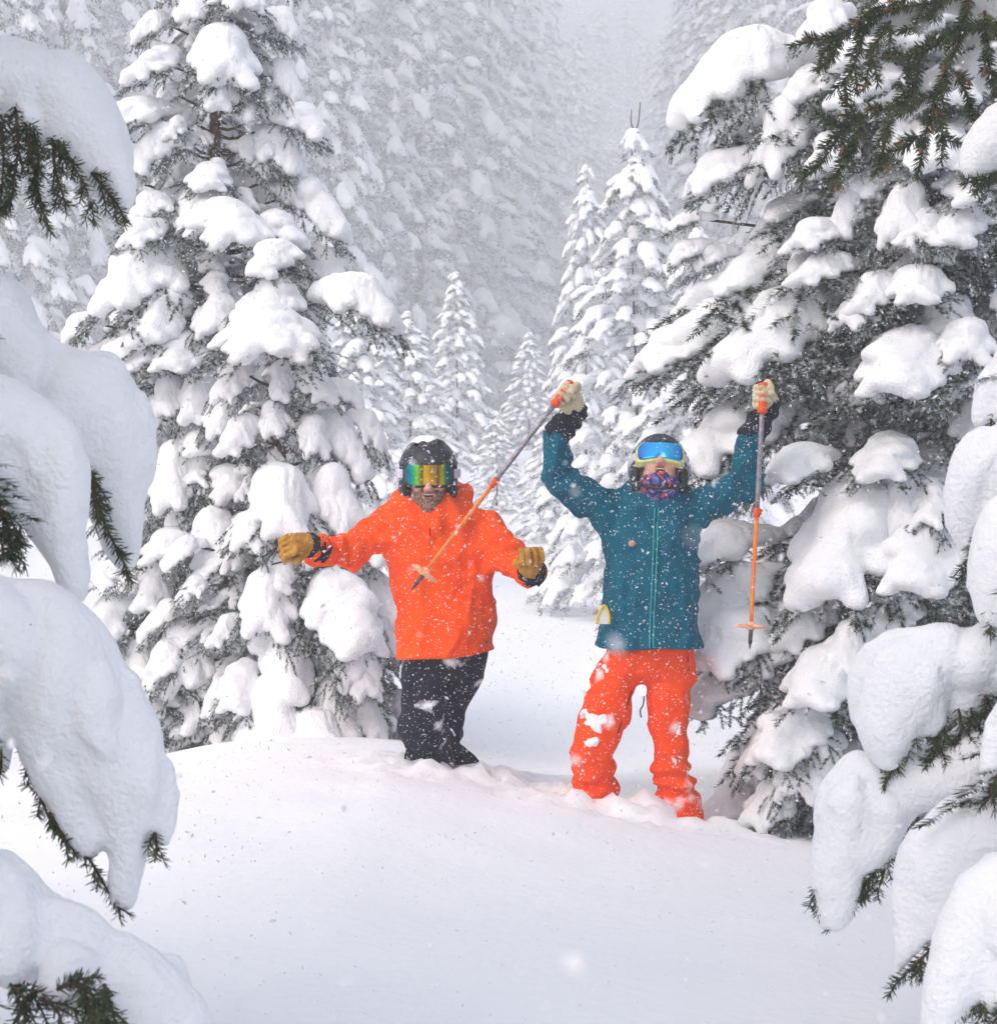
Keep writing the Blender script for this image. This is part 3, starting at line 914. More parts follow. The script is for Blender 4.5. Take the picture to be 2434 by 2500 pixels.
# dome with needles in its hollow
NR.bough(4.5, [[(2090, 1230, 100), (1960, 1255, 82), (1880, 1262, 74), (1800, 1268, 78), (1722, 1292, 94), (1690, 1360, 76), (1690, 1420, 52), (1700, 1460, 22)],
               [(1860, 1280, 70), (1845, 1330, 50), (1835, 1370, 26)], [(1760, 1300, 80), (1768, 1360, 50), (1775, 1395, 24)]],
         [[(1740, 1410), (1725, 1440), (1705, 1470), (1686, 1505)], [(1780, 1370), (1790, 1410), (1780, 1450), (1768, 1470)], [(1830, 1350), (1835, 1400), (1815, 1430), (1790, 1450)],
          [(1800, 1360), (1805, 1400), (1830, 1430), (1860, 1450)], [(1850, 1350), (1870, 1390), (1900, 1420)], [(1745, 1370), (1755, 1400), (1745, 1420)], [(1880, 1300), (1885, 1340), (1870, 1380)]], sub=0.055)
NR.bough(4.2, [[(2060, 1330, 90), (1960, 1350, 70), (1905, 1390, 50), (1888, 1450, 38), (1880, 1500, 22)]], [[(1905, 1480), (1890, 1520), (1870, 1545)], [(1890, 1500), (1915, 1540)]], sub=0.04)
# three fingers over the powder
NR.bough(4.55, [[(2060, 1420, 110), (1900, 1470, 95), (1770, 1490, 85), (1660, 1480, 66), (1626, 1545, 80), (1618, 1610, 76), (1606, 1670, 56), (1594, 1720, 34), (1584, 1755, 15)], [(1700, 1520, 80), (1672, 1590, 60), (1668, 1640, 34)]],
         [[(1706, 1610), (1695, 1640), (1665, 1670), (1640, 1710), (1610, 1740), (1580, 1778)], [(1556, 1690), (1560, 1730), (1566, 1755)], [(1690, 1650), (1680, 1690), (1660, 1710)], [(1660, 1680), (1655, 1710), (1640, 1725)]], sub=0.032)
NR.bough(4.3, [[(2080, 1500, 120), (1950, 1560, 100), (1850, 1600, 88), (1790, 1650, 82), (1755, 1720, 66), (1738, 1790, 48), (1718, 1845, 30), (1706, 1880, 13)], [(1830, 1640, 80), (1810, 1720, 60), (1785, 1780, 36)]],
         [[(1800, 1790), (1770, 1820), (1740, 1850), (1710, 1880), (1697, 1903)], [(1760, 1830), (1755, 1850), (1740, 1870)], [(1830, 1750), (1810, 1780), (1790, 1800)]], sub=0.032)
NR.bough(4.0, [[(2080, 1640, 110), (1970, 1690, 100), (1890, 1740, 84), (1850, 1810, 72), (1825, 1870, 56), (1802, 1930, 38), (1790, 1975, 20)], [(1900, 1780, 80), (1905, 1860, 62), (1890, 1910, 30)]],
         [[(1905, 1850), (1880, 1890), (1860, 1925), (1830, 1940), (1800, 1960)], [(1880, 1900), (1875, 1935), (1860, 1960)], [(1925, 1880), (1910, 1930), (1890, 1965)]], sub=0.04)

# a branch of the trunked spruce reaching towards the camera: open tufts with brown buds
NT = NearTree(2.05, 6.9, 6.0, 0.10, 'spruce with open green needle tufts and brown buds hanging above the broad spruce', 23)
tw = [[(1960, -60), (1800, 0), (1700, 20), (1600, 66), (1515, 88)], [(1690, 10), (1655, 30), (1640, 100), (1615, 150), (1585, 178)], [(1960, 40), (1840, 60), (1760, 100), (1690, 112)], [(1850, -20), (1838, 60), (1800, 150), (1775, 220), (1752, 335)],
      [(1820, 130), (1850, 190), (1865, 235)], [(1790, 180), (1700, 205), (1620, 240), (1575, 300), (1530, 345)], [(1650, 225), (1625, 290), (1570, 365)], [(1700, 210), (1690, 270), (1670, 335)], [(1700, 40), (1670, 90), (1650, 165)],
      [(1760, 100), (1745, 170), (1720, 220)], [(1880, 20), (1885, 100), (1900, 190)], [(1600, 66), (1590, 110), (1560, 130)], [(1620, 240), (1585, 235), (1560, 215)], [(1640, 230), (1620, 200), (1610, 190)], [(1790, 200), (1800, 260), (1835, 275)], [(1800, 0), (1770, 40), (1720, 60)], [(1752, 260), (1730, 280), (1700, 290)]]
NT.bough(6.2, [[(1960, 10, 40, -.06), (1850, -10, 40, -.06), (1750, 10, 34, -.05), (1670, 40, 22, -.04), (1620, 60, 14, -.03)], [(1800, 150, 30, -.06), (1740, 190, 34, -.06), (1670, 205, 26, -.06), (1620, 240, 14, -.05)],
               [(1900, 60, 50, -.1), (1830, 110, 38, -.08), (1815, 150, 24, -.06)]], tw, every=0.06, nl=0.029, nsp=0.0007, sw=0.0034, sub=0.085, nmat='needle_tuft', buds=True, vox=0.012, tw_r=0.005)
NT.bough(6.0, [[(2040, 230, 70), (1950, 245, 66), (1885, 290, 46), (1855, 325, 22)]], [[(1904, 330), (1870, 345), (1840, 350)], [(1920, 300), (1890, 340), (1860, 365)]], nl=0.028, sw=0.003, sub=0.05, nmat='needle_tuft', vox=0.012)

NL.crown(3.55, 6.0, 1.3, 0.3, 28, -1.2)
NR.crown(3.75, 6.3, 1.3, 0.3, 24, 1.2)
far_tree(SMALL[0], 952 - 2.9 / 1.3 * FPX, 1.3, 6.6, 'unseen spruce added beside the photographer to shade the close draped spruce', None, 0.6, 1.5)  # out of view, added to keep sun off the close boughs and foreground
# ------------------------------------------------------------------ skiers: solid shapes from signed distances
class Field:
    def __init__(s, lo, hi, h):
        s.lo = np.array(lo, float); s.h = h
        s.dim = np.ceil((np.array(hi) - s.lo) / h).astype(int) + 1
        ax = [np.arange(n) * h + l for n, l in zip(s.dim, s.lo)]
        g = np.meshgrid(*ax, indexing='ij')
        s.p = np.stack(g, -1).reshape(-1, 3).astype(np.float32)
        s.phi = np.full(len(s.p), 1.0, dtype=np.float32)
    def add(s, d, k=0.02):
        s.phi = smin(s.phi, d, k)
    def sub(s, d, k=0.005):
        s.phi = -smin(-s.phi, d, k)
    def near(s, w):
        return np.nonzero(np.abs(s.phi) < w)[0]
    def surf(s):
        return surfnets(s.phi.reshape(s.dim).astype(float), s.lo, s.h)
    def front(s, x, z):
        """y of the surface that faces -Y at (x, z)"""
        g = s.phi.reshape(s.dim)
        i = int(round((x - s.lo[0]) / s.h)); k = int(round((z - s.lo[2]) / s.h))
        i = min(max(i, 0), s.dim[0] - 1); k = min(max(k, 0), s.dim[2] - 1)
        j = np.nonzero(g[i, :, k] < 0)[0]
        return s.lo[1] + (j[0] if len(j) else 0) * s.h

def smin(a, b, k):
    if k <= 0:
        return np.minimum(a, b)
    h = np.clip(0.5 + 0.5 * (b - a) / k, 0, 1)
    return b * (1 - h) + a * h - k * h * (1 - h)

def cone(p, a, b, ra, rb):
    a = np.array(a, np.float32); b = np.array(b, np.float32)
    ba = b - a
    pa = p - a
    t = np.clip(pa @ ba / (ba @ ba), 0, 1)
    return np.linalg.norm(pa - t[:, None] * ba, axis=1) - (ra + (rb - ra) * t)

def limb(p, pts, rad, k=0.02):
    d = None
    for i in range(len(pts) - 1):
        q = cone(p, pts[i], pts[i + 1], rad[i], rad[i + 1])
        d = q if d is None else smin(d, q, k)
    return d

def ell(p, c, r):
    q = p - np.array(c, np.float32)
    r = np.array(r, np.float32)
    k0 = np.linalg.norm(q / r, axis=1)
    k1 = np.linalg.norm(q / (r * r), axis=1) + 1e-9
    return k0 * (k0 - 1) / k1

def boxd(p, c, hsz, rd=0.0):
    q = np.abs(p - np.array(c, np.float32)) - (np.array(hsz, np.float32) - rd)
    return np.linalg.norm(np.maximum(q, 0), axis=1) + np.minimum(q.max(1), 0) - rd

def torus(p, c, R1, R2, r, tilt=0.0):
    q = p - np.array(c, np.float32)
    z = q[:, 2] - tilt * q[:, 1]
    e = (np.sqrt((q[:, 0] / R1) ** 2 + (q[:, 1] / R2) ** 2) - 1) * min(R1, R2)
    return np.sqrt(e * e + z * z) - r

def loft(p, rows, e=2.4):
    """rows of (z, cx, cy, half width, half depth)"""
    r = np.array(sorted(rows))
    z = p[:, 2]
    cx, cyy, hw, hd = (np.interp(z, r[:, 0], r[:, i]) for i in (1, 2, 3, 4))
    q = (np.abs((p[:, 0] - cx) / hw) ** e + np.abs((p[:, 1] - cyy) / hd) ** e) ** (1 / e)
    d = (q - 1) * np.minimum(hw, hd)
    return np.maximum(d, np.maximum(z - r[-1, 0], r[0, 0] - z))

def folds(F, amp, freq, seed, weight=None, w=0.05):
    """cloth folds: ridges of stretched noise, raised and sunk"""
    i = F.near(w)
    p = F.p[i].astype(float)
    wp = (noise(p * 7, seed + 3) - 0.5)[:, None] * 0.10
    ra = np.array(Matrix.Rotation(0.6, 3, 'X') @ Matrix.Rotation(0.5 + 0.1 * seed, 3, 'Y') @ Matrix.Rotation(0.7, 3, 'Z'))
    rb = np.array(Matrix.Rotation(-0.9, 3, 'X') @ Matrix.Rotation(0.4, 3, 'Z') @ Matrix.Rotation(0.8, 3, 'Y'))
    a = 0.6 * noise(((p + wp) * np.array(freq)) @ ra, seed) + 0.4 * noise(((p + wp) * np.array(freq) * 1.3) @ rb + 7, seed + 2)
    b = noise(((p - wp) * np.array(freq) * 2.1) @ rb, seed + 1)
    f_ = (1 - np.abs(2 * a - 1)) ** 2 * 1.0 + (1 - np.abs(2 * b - 1)) ** 2 * 0.35 - 0.72
    wt = 1.0 if weight is None else weight(p)
    F.phi[i] -= (amp * f_ * wt).astype(np.float32)

def bump_ring(F, a, b, amp, waves, seed, w=0.05):
    """folds that run round a limb from a to b"""
    i = F.near(w)
    p = F.p[i].astype(float)
    a = np.array(a); b = np.array(b)
    ba = b - a
    t = (p - a) @ ba / (ba @ ba)
    m = np.clip(1 - np.abs(t - 0.5) * 2, 0, 1) ** 0.5
    r_ = np.linalg.norm(p - a - np.clip(t, 0, 1)[:, None] * ba, axis=1)
    m = m * np.clip(2.2 - r_ / 0.07, 0, 1)
    ph = noise(p * 9, seed) * 2.6
    F.phi[i] -= (amp * m * np.sin(2 * np.pi * waves * t + ph * 2.5)).astype(np.float32)

def cloth(name, color, color2, rough, dust=(0.70, 0.76), dscale=7, bumps=0.3, spec=0.06, weave=420):
    """woven shell: two tones, fine weave, flecks and smears of clinging snow"""
    m = bpy.data.materials.new(name)
    nt, b = nodes_of(m)
    L = nt.links
    tc = nt.nodes.new('ShaderNodeTexCoord')
    def nz(scale, detail=3):
        n_ = nt.nodes.new('ShaderNodeTexNoise')
        n_.inputs['Scale'].default_value = scale
        n_.inputs['Detail'].default_value = detail
        L.new(tc.outputs['Object'], n_.inputs['Vector'])
        return n_
    def ramp(src, a, b_, c0, c1):
        r_ = nt.nodes.new('ShaderNodeValToRGB')
        r_.color_ramp.elements[0].position = a
        r_.color_ramp.elements[1].position = b_
        r_.color_ramp.elements[0].color = c0
        r_.color_ramp.elements[1].color = c1
        L.new(src.outputs['Fac'], r_.inputs['Fac'])
        return r_
    base = ramp(nz(9), 0.35, 0.7, (*color, 1), (*color2, 1))
    d1 = ramp(nz(dscale, 6), dust[0], dust[1], (0, 0, 0, 1), (1, 1, 1, 1))
    d2 = ramp(nz(110, 1), 0.70, 0.74, (0, 0, 0, 1), (1, 1, 1, 1))
    mx = nt.nodes.new('ShaderNodeMath'); mx.operation = 'MAXIMUM'
    L.new(d1.outputs[0], mx.inputs[0]); L.new(d2.outputs[0], mx.inputs[1])
    mix = nt.nodes.new('ShaderNodeMix'); mix.data_type = 'RGBA'
    L.new(mx.outputs[0], mix.inputs[0])
    L.new(base.outputs[0], mix.inputs[6])
    mix.inputs[7].default_value = (0.82, 0.83, 0.87, 1)
    L.new(mix.outputs[2], b.inputs['Base Color'])
    b.inputs['Roughness'].default_value = rough
    b.inputs['Specular IOR Level'].default_value = spec
    bp = nt.nodes.new('ShaderNodeBump')
    bp.inputs['Strength'].default_value = bumps
    bp.inputs['Distance'].default_value = 0.01
    n3 = nz(34, 4)
    L.new(n3.outputs['Fac'], bp.inputs['Height'])
    L.new(bp.outputs['Normal'], b.inputs['Normal'])
    return m

M['orange'] = cloth('orange_shell', (0.92, 0.092, 0.004), (0.88, 0.072, 0.004), 0.6)
M['navy'] = cloth('navy_shell', (0.012, 0.013, 0.026), (0.02, 0.02, 0.036), 0.7, (0.61, 0.68), 7)
M['teal'] = cloth('teal_shell', (0.0, 0.108, 0.172), (0.0, 0.090, 0.148), 0.6, (0.76, 0.82))
M['coral'] = cloth('coral_shell', (0.92, 0.078, 0.008), (0.87, 0.062, 0.008), 0.6, (0.60, 0.67), 5)
M['black_cloth'] = cloth('black_cloth', (0.014, 0.015, 0.024), (0.022, 0.022, 0.034), 0.7, (0.66, 0.70), 22)
M['helmet'] = cloth('helmet_shell', (0.012, 0.013, 0.022), (0.018, 0.019, 0.03), 0.45, (0.62, 0.68), 20, 0.05, 0.4)
M['leather'] = material('leather', (0.38, 0.165, 0.010), 0.7, 26, (0.52, 0.26, 0.03), bump=0.4, bump_scale=60)
M['tan'] = material('tan_leather', (0.50, 0.42, 0.27), 0.75, 26, (0.60, 0.52, 0.36), bump=0.4, bump_scale=60)
M['skin'] = material('skin', (0.60, 0.31, 0.22), 0.55, 40, (0.70, 0.42, 0.33), bump=0.15, bump_scale=120)
M['beard'] = material('beard', (0.24, 0.125, 0.075), 0.85, 130, (0.62, 0.46, 0.38), bump=0.9, bump_scale=180, lo=0.45, hi=0.75)
M['lip'] = material('lip', (0.32, 0.10, 0.09), 0.5, 60, (0.40, 0.14, 0.12))
M['mouth'] = material('mouth', (0.05, 0.012, 0.012), 0.6, 60, (0.07, 0.018, 0.016))
M['teeth'] = material('teeth', (0.75, 0.72, 0.65), 0.35, 60, (0.80, 0.77, 0.7))
M['black'] = material('black_plastic', (0.015, 0.015, 0.018), 0.45, 50, (0.03, 0.03, 0.035))
M['lime'] = material('lime_frame', (0.60, 0.62, 0.22), 0.5, 40, (0.68, 0.70, 0.34))
M['strap_white'] = material('white_strap', (0.66, 0.66, 0.74), 0.7, 60, (0.5, 0.5, 0.62))
M['alu'] = material('grey_alloy', (0.20, 0.19, 0.21), 0.35, 60, (0.34, 0.30, 0.33), metallic=0.5)
M['orange_alu'] = material('orange_alloy', (0.80, 0.17, 0.008), 0.35, 60, (0.84, 0.22, 0.015), metallic=0.0, spec=0.5)
M['orange_rubber'] = material('orange_rubber', (0.78, 0.10, 0.012), 0.6, 60, (0.70, 0.075, 0.012))
M['basket'] = material('clear_orange', (0.85, 0.33, 0.12), 0.3, 60, (0.88, 0.55, 0.38))
M['steel'] = material('dark_steel', (0.06, 0.06, 0.07), 0.4, 60, (0.10, 0.10, 0.11), metallic=0.6)
M['zip'] = material('aqua_zip', (0.03, 0.36, 0.36), 0.5, 60, (0.05, 0.42, 0.40))
M['yellow'] = material('yellow_plastic', (0.82, 0.50, 0.02), 0.5, 60, (0.80, 0.55, 0.04))
M['paper'] = material('white_card', (0.74, 0.74, 0.76), 0.6, 60, (0.68, 0.68, 0.70))
M['buckle'] = material('copper_logo', (0.55, 0.24, 0.13), 0.5, 60, (0.6, 0.4, 0.3))

def lens_material(name, stops):
    m = bpy.data.materials.new(name)
    nt, b = nodes_of(m)
    tc = nt.nodes.new('ShaderNodeTexCoord')
    sp = nt.nodes.new('ShaderNodeSeparateXYZ')
    mr = nt.nodes.new('ShaderNodeMapRange')
    mr.inputs[1].default_value = -0.09; mr.inputs[2].default_value = 0.09
    rp = nt.nodes.new('ShaderNodeValToRGB')
    els = rp.color_ramp.elements
    els[0].position, els[0].color = stops[0][0], (*stops[0][1], 1)
    els[1].position, els[1].color = stops[-1][0], (*stops[-1][1], 1)
    for p_, c_ in stops[1:-1]:
        e_ = els.new(p_); e_.color = (*c_, 1)
    nt.links.new(tc.outputs['Object'], sp.inputs[0])
    nt.links.new(sp.outputs[0], mr.inputs[0])
    nt.links.new(mr.outputs[0], rp.inputs[0])
    nt.links.new(rp.outputs[0], b.inputs['Base Color'])
    b.inputs['Metallic'].default_value = 0.75
    b.inputs['Roughness'].default_value = 0.22
    return m

M['lens_rainbow'] = lens_material('rainbow_mirror', [(0.0, (0.0, 0.10, 0.22)), (0.12, (0.0, 0.20, 0.28)), (0.20, (0.02, 0.40, 0.10)), (0.26, (0.22, 0.62, 0.06)), (0.33, (0.38, 0.34, 0.02)), (0.37, (0.20, 0.16, 0.01)),  # coating hues, with mirrored trees painted in as dark vertical streaks
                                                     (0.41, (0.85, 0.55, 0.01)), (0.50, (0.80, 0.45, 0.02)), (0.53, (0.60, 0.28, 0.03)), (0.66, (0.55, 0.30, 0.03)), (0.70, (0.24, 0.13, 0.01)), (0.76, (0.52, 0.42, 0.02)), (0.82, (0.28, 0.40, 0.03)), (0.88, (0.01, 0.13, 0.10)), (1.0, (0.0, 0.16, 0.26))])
M['lens_blue'] = lens_material('blue_mirror', [(0.0, (0.03, 0.16, 0.55)), (0.25, (0.02, 0.30, 0.72)), (0.5, (0.05, 0.45, 0.85)), (0.75, (0.03, 0.42, 0.80)), (1.0, (0.01, 0.20, 0.60))])

def print_material():
    m = bpy.data.materials.new('printed_neck_tube')
    nt, b = nodes_of(m)
    tc = nt.nodes.new('ShaderNodeTexCoord')
    vo = nt.nodes.new('ShaderNodeTexVoronoi')
    vo.inputs['Scale'].default_value = 70
    sp = nt.nodes.new('ShaderNodeSeparateColor')
    rp = nt.nodes.new('ShaderNodeValToRGB')
    rp.color_ramp.interpolation = 'CONSTANT'
    els = rp.color_ramp.elements
    els[0].position, els[0].color = 0, (0.02, 0.03, 0.10, 1)
    els[1].position, els[1].color = 0.42, (0.06, 0.10, 0.42, 1)
    for p_, c_ in ((0.62, (0.62, 0.07, 0.04)), (0.74, (0.16, 0.17, 0.48)), (0.84, (0.03, 0.03, 0.07)), (0.92, (0.45, 0.25, 0.36))):
        e_ = els.new(p_); e_.color = (*c_, 1)
    nt.links.new(tc.outputs['Object'], vo.inputs['Vector'])
    nt.links.new(vo.outputs['Color'], sp.inputs[0])
    nt.links.new(sp.outputs[0], rp.inputs[0])
    nt.links.new(rp.outputs[0], b.inputs['Base Color'])
    b.inputs['Roughness'].default_value = 0.8
    return m
M['print'] = print_material()

def put_field(name, F, mat, person, parent=None, M4=None, **props):
    """object from a field; M4 places fields that were built in their own frame"""
    v, f = F.surf()
    me = mesh(name, v, f, mat)
    o = obj(name, me, parent or person, **props)
    if M4 is not None:
        o.matrix_local = M4
    return o

def head_set(person, at, tilt, turn, s, lens, frame, strap, open_mouth, beard, roll=0.0, zs=1.0, tube_mat=None):
    """head with its helmet and goggles, built facing -Y about the middle of the head"""
    loc = Vector(at) - Vector(person.location)
    T = Matrix.Translation(loc) @ Matrix.Rotation(turn, 4, 'Z') @ Matrix.Rotation(roll, 4, 'Y') @ Matrix.Rotation(tilt, 4, 'X') @ Matrix.Diagonal((s, s, s * zs, 1))
    dn = Matrix.Rotation(-tilt, 3, 'X') @ Vector((0, 0.02, -0.17))
    F = Field((-0.12, -0.16, -0.30), (0.12, 0.22, 0.16), 0.0044)
    p = F.p
    F.add(ell(p, (0, 0.012, 0.032), (0.076, 0.096, 0.10)), 0)
    F.add(ell(p, (0, -0.022, -0.050), (0.061, 0.070, 0.064)), 0.03)
    F.add(ell(p, (0, -0.066, -0.098), (0.024, 0.022, 0.018)), 0.02)                   # chin
    for sd in (-1, 1):
        F.add(ell(p, (0.036 * sd, -0.066, -0.022), (0.026, 0.022, 0.02)), 0.02)      # cheek
        F.add(ell(p, (0.078 * sd, 0.012, -0.005), (0.010, 0.022, 0.032)), 0.006)     # ear
        F.add(ell(p, (0.011 * sd, -0.100, -0.036), (0.009, 0.011, 0.008)), 0.006)    # nostril wing
        F.sub(ell(p, (0.032 * sd, -0.088, 0.012), (0.017, 0.012, 0.010)), 0.01)      # eye socket
        F.add(ell(p, (0.032 * sd, -0.073, 0.012), (0.012, 0.012, 0.012)), 0.002)     # eyeball
    F.add(cone(p, (0, -0.086, 0.014), (0, -0.112, -0.030), 0.009, 0.012), 0.012)     # nose
    F.add(ell(p, (0, -0.088, -0.052), (0.026, 0.012, 0.006)), 0.006)                 # upper lip
    F.add(ell(p, (0, -0.084, -0.076 if open_mouth else -0.070), (0.022, 0.012, 0.007)), 0.006)
    F.sub(ell(p, (0, -0.094, -0.064 if open_mouth else -0.061), (0.022, 0.026, 0.0125 if open_mouth else 0.007)), 0.004)
    F.add(limb(p, [(0, 0.02, -0.05), tuple(np.array([0, 0.02, -0.05]) + np.array(dn))], [0.056, 0.058]), 0.03)     # neck
    body = put_field('body', F, M['skin'], person, M4=T)
    if tube_mat:
        F = Field((-0.13, -0.16, -0.24), (0.13, 0.20, -0.01), 0.004)
        q = F.p
        F.add(ell(q, (0, -0.022, -0.070), (0.070, 0.074, 0.062)), 0)
        F.add(ell(q, (0, -0.066, -0.104), (0.030, 0.028, 0.027)), 0.02)
        F.add(limb(q, [(0, 0.0, -0.06), tuple(np.array([0, 0.01, -0.05]) + np.array(dn))], [0.074, 0.078]), 0.03)
        F.phi = np.maximum(F.phi, q[:, 2] + 0.080 - 0.25 * np.maximum(q[:, 1] + 0.08, 0)).astype(np.float32)
        folds(F, 0.007, (26, 26, 22), 15)
        put_field('neck_tube', F, tube_mat, person, M4=T)
    # mouth: teeth and lips
    F = Field((-0.04, -0.12, -0.10), (0.04, -0.04, -0.03), 0.002)
    F.add(ell(F.p, (0, -0.078, -0.057), (0.019, 0.012, 0.0055)), 0)
    o = put_field('teeth', F, M['teeth'], person, parent=body)
    F = Field((-0.04, -0.12, -0.11), (0.04, -0.03, -0.02), 0.002)
    F.add(ell(F.p, (0, -0.076, -0.064), (0.021, 0.014, 0.011 if open_mouth else 0.007)), 0)
    put_field('mouth', F, M['mouth'], person, parent=body)
    F = Field((-0.05, -0.13, -0.11), (0.05, -0.03, -0.02), 0.002)
    F.add(ell(F.p, (0, -0.0905, -0.0505), (0.025, 0.009, 0.0045)), 0)
    F.add(ell(F.p, (0, -0.087, -0.078 if open_mouth else -0.0715), (0.021, 0.010, 0.0055)), 0.004)
    o = put_field('lips', F, M['lip'], person, parent=body)
    if beard:
        F = Field((-0.10, -0.13, -0.16), (0.10, 0.05, 0.02), 0.0032)
        F.add(ell(F.p, (0, -0.022, -0.056), (0.066, 0.077, 0.072)), 0)
        F.add(ell(F.p, (0, -0.068, -0.106), (0.030, 0.026, 0.026)), 0.02)
        F.phi = np.maximum(F.phi, (F.p[:, 2] + 0.040 - 0.35 * np.abs(F.p[:, 0])))
        F.sub(ell(F.p, (0, -0.10, -0.062), (0.030, 0.04, 0.019)), 0.004)
        F.sub(ell(F.p, (0, -0.12, -0.03), (0.02, 0.05, 0.016)), 0.004)
        i = F.near(0.02)
        F.phi[i] += (0.005 * (noise(F.p[i] * 110, 3) - 0.5) + 0.004 * (noise(F.p[i] * 50, 4) - 0.5)).astype(np.float32)
        put_field('beard', F, M['beard'], person, parent=body)
    # helmet
    F = Field((-0.16, -0.17, -0.14), (0.16, 0.18, 0.19), 0.0052)
    p = F.p
    shell = ell(p, (0, 0.012, 0.045), (0.112, 0.132, 0.118))
    shell = np.maximum(shell, -(p[:, 2] - (0.062 - 0.30 * np.maximum(p[:, 1] + 0.06, 0) * 1.1)))       # brow line drops to the sides
    F.add(shell, 0)
    for sd in (-1, 1):
        F.add(ell(p, (0.092 * sd, 0.02, -0.025), (0.024, 0.060, 0.066)), 0.012)      # ear pad
    F.add(torus(p, (0, 0.012, 0.062), 0.108, 0.128, 0.007, 0.0) , 0.006)
    F.sub(ell(p, (0, -0.005, 0.0), (0.080, 0.120, 0.115)), 0.004)
    for vx in (-0.045, 0.0, 0.045):
        F.sub(boxd(p, (vx, -0.045, 0.155 - abs(vx) * 0.35), (0.010, 0.030, 0.012), 0.005), 0.004)    # vents
    he = put_field('helmet', F, M['helmet'], person, M4=T)
    v, f = tube(curve([(-0.088, -0.01, -0.07), (-0.062, -0.05, -0.118), (0, -0.062, -0.136), (0.062, -0.05, -0.118), (0.088, -0.01, -0.07)], 20), 0.006, 6)
    obj('chin_strap', tubes_mesh('chin_strap', [(v, f)], M['black']), he)
    F = Field((-0.13, -0.16, -0.02), (0.13, 0.17, 0.18), 0.004)
    F.add(ell(F.p, (0, 0.02, 0.052), (0.113, 0.132, 0.119)), 0)
    F.phi = np.maximum(F.phi, 0.142 + 0.03 * (noise(F.p * 26, 8) - 0.5).astype(np.float32) - F.p[:, 2] + 0.12 * np.maximum(-F.p[:, 1] - 0.03, 0))
    i = F.near(0.02)
    F.phi[i] += (0.012 * (noise(F.p[i] * 30, 4) - 0.35)).astype(np.float32)
    put_field('snow_dusting', F, M['snow'], person, parent=he)
    # goggles
    go = None
    for nm, grow, mat in (('goggles', 0.0, frame), ('lens', 0.008, lens)):
        F = Field((-0.12, -0.17, -0.07), (0.12, 0.06, 0.10), 0.003)
        p = F.p
        # visor: an outward curved plate
        cyl = np.sqrt((p[:, 0] * 0.92) ** 2 + (p[:, 1] - 0.02) ** 2 + (0.35 * (p[:, 2] - 0.02)) ** 2)
        if grow:
            d = np.abs(cyl - 0.131) - 0.006
            win = boxd(p, (0, -0.07, 0.021), (0.089, 0.12, 0.043), 0.030)
        else:
            d = np.abs(cyl - 0.117) - 0.014
            win = boxd(p, (0, -0.07, 0.020), (0.098, 0.12, 0.052), 0.036)
        d = np.maximum(d, win)
        d = np.maximum(d, p[:, 1] + 0.012)
        nose = cone(p, (0, -0.13, -0.075), (0, -0.13, -0.016), 0.050 - grow * 0.0, 0.018 + grow * 0.3)
        d = -smin(-d, nose, 0.008)
        F.phi = d.astype(np.float32)
        if nm == 'goggles':
            go = put_field(nm, F, mat, person, M4=T)
        else:
            put_field(nm, F, mat, person, parent=go)
    F = Field((-0.14, -0.15, -0.03), (0.14, 0.17, 0.08), 0.004)
    d = np.abs(ell(F.p, (0, 0.015, 0.03), (0.121, 0.138, 0.13))) - 0.005
    d = np.maximum(d, np.abs(F.p[:, 2] - 0.022) - 0.018)
    F.phi = np.maximum(d, -0.065 - F.p[:, 1]).astype(np.float32)
    put_field('strap', F, strap, person, parent=go)
    return body

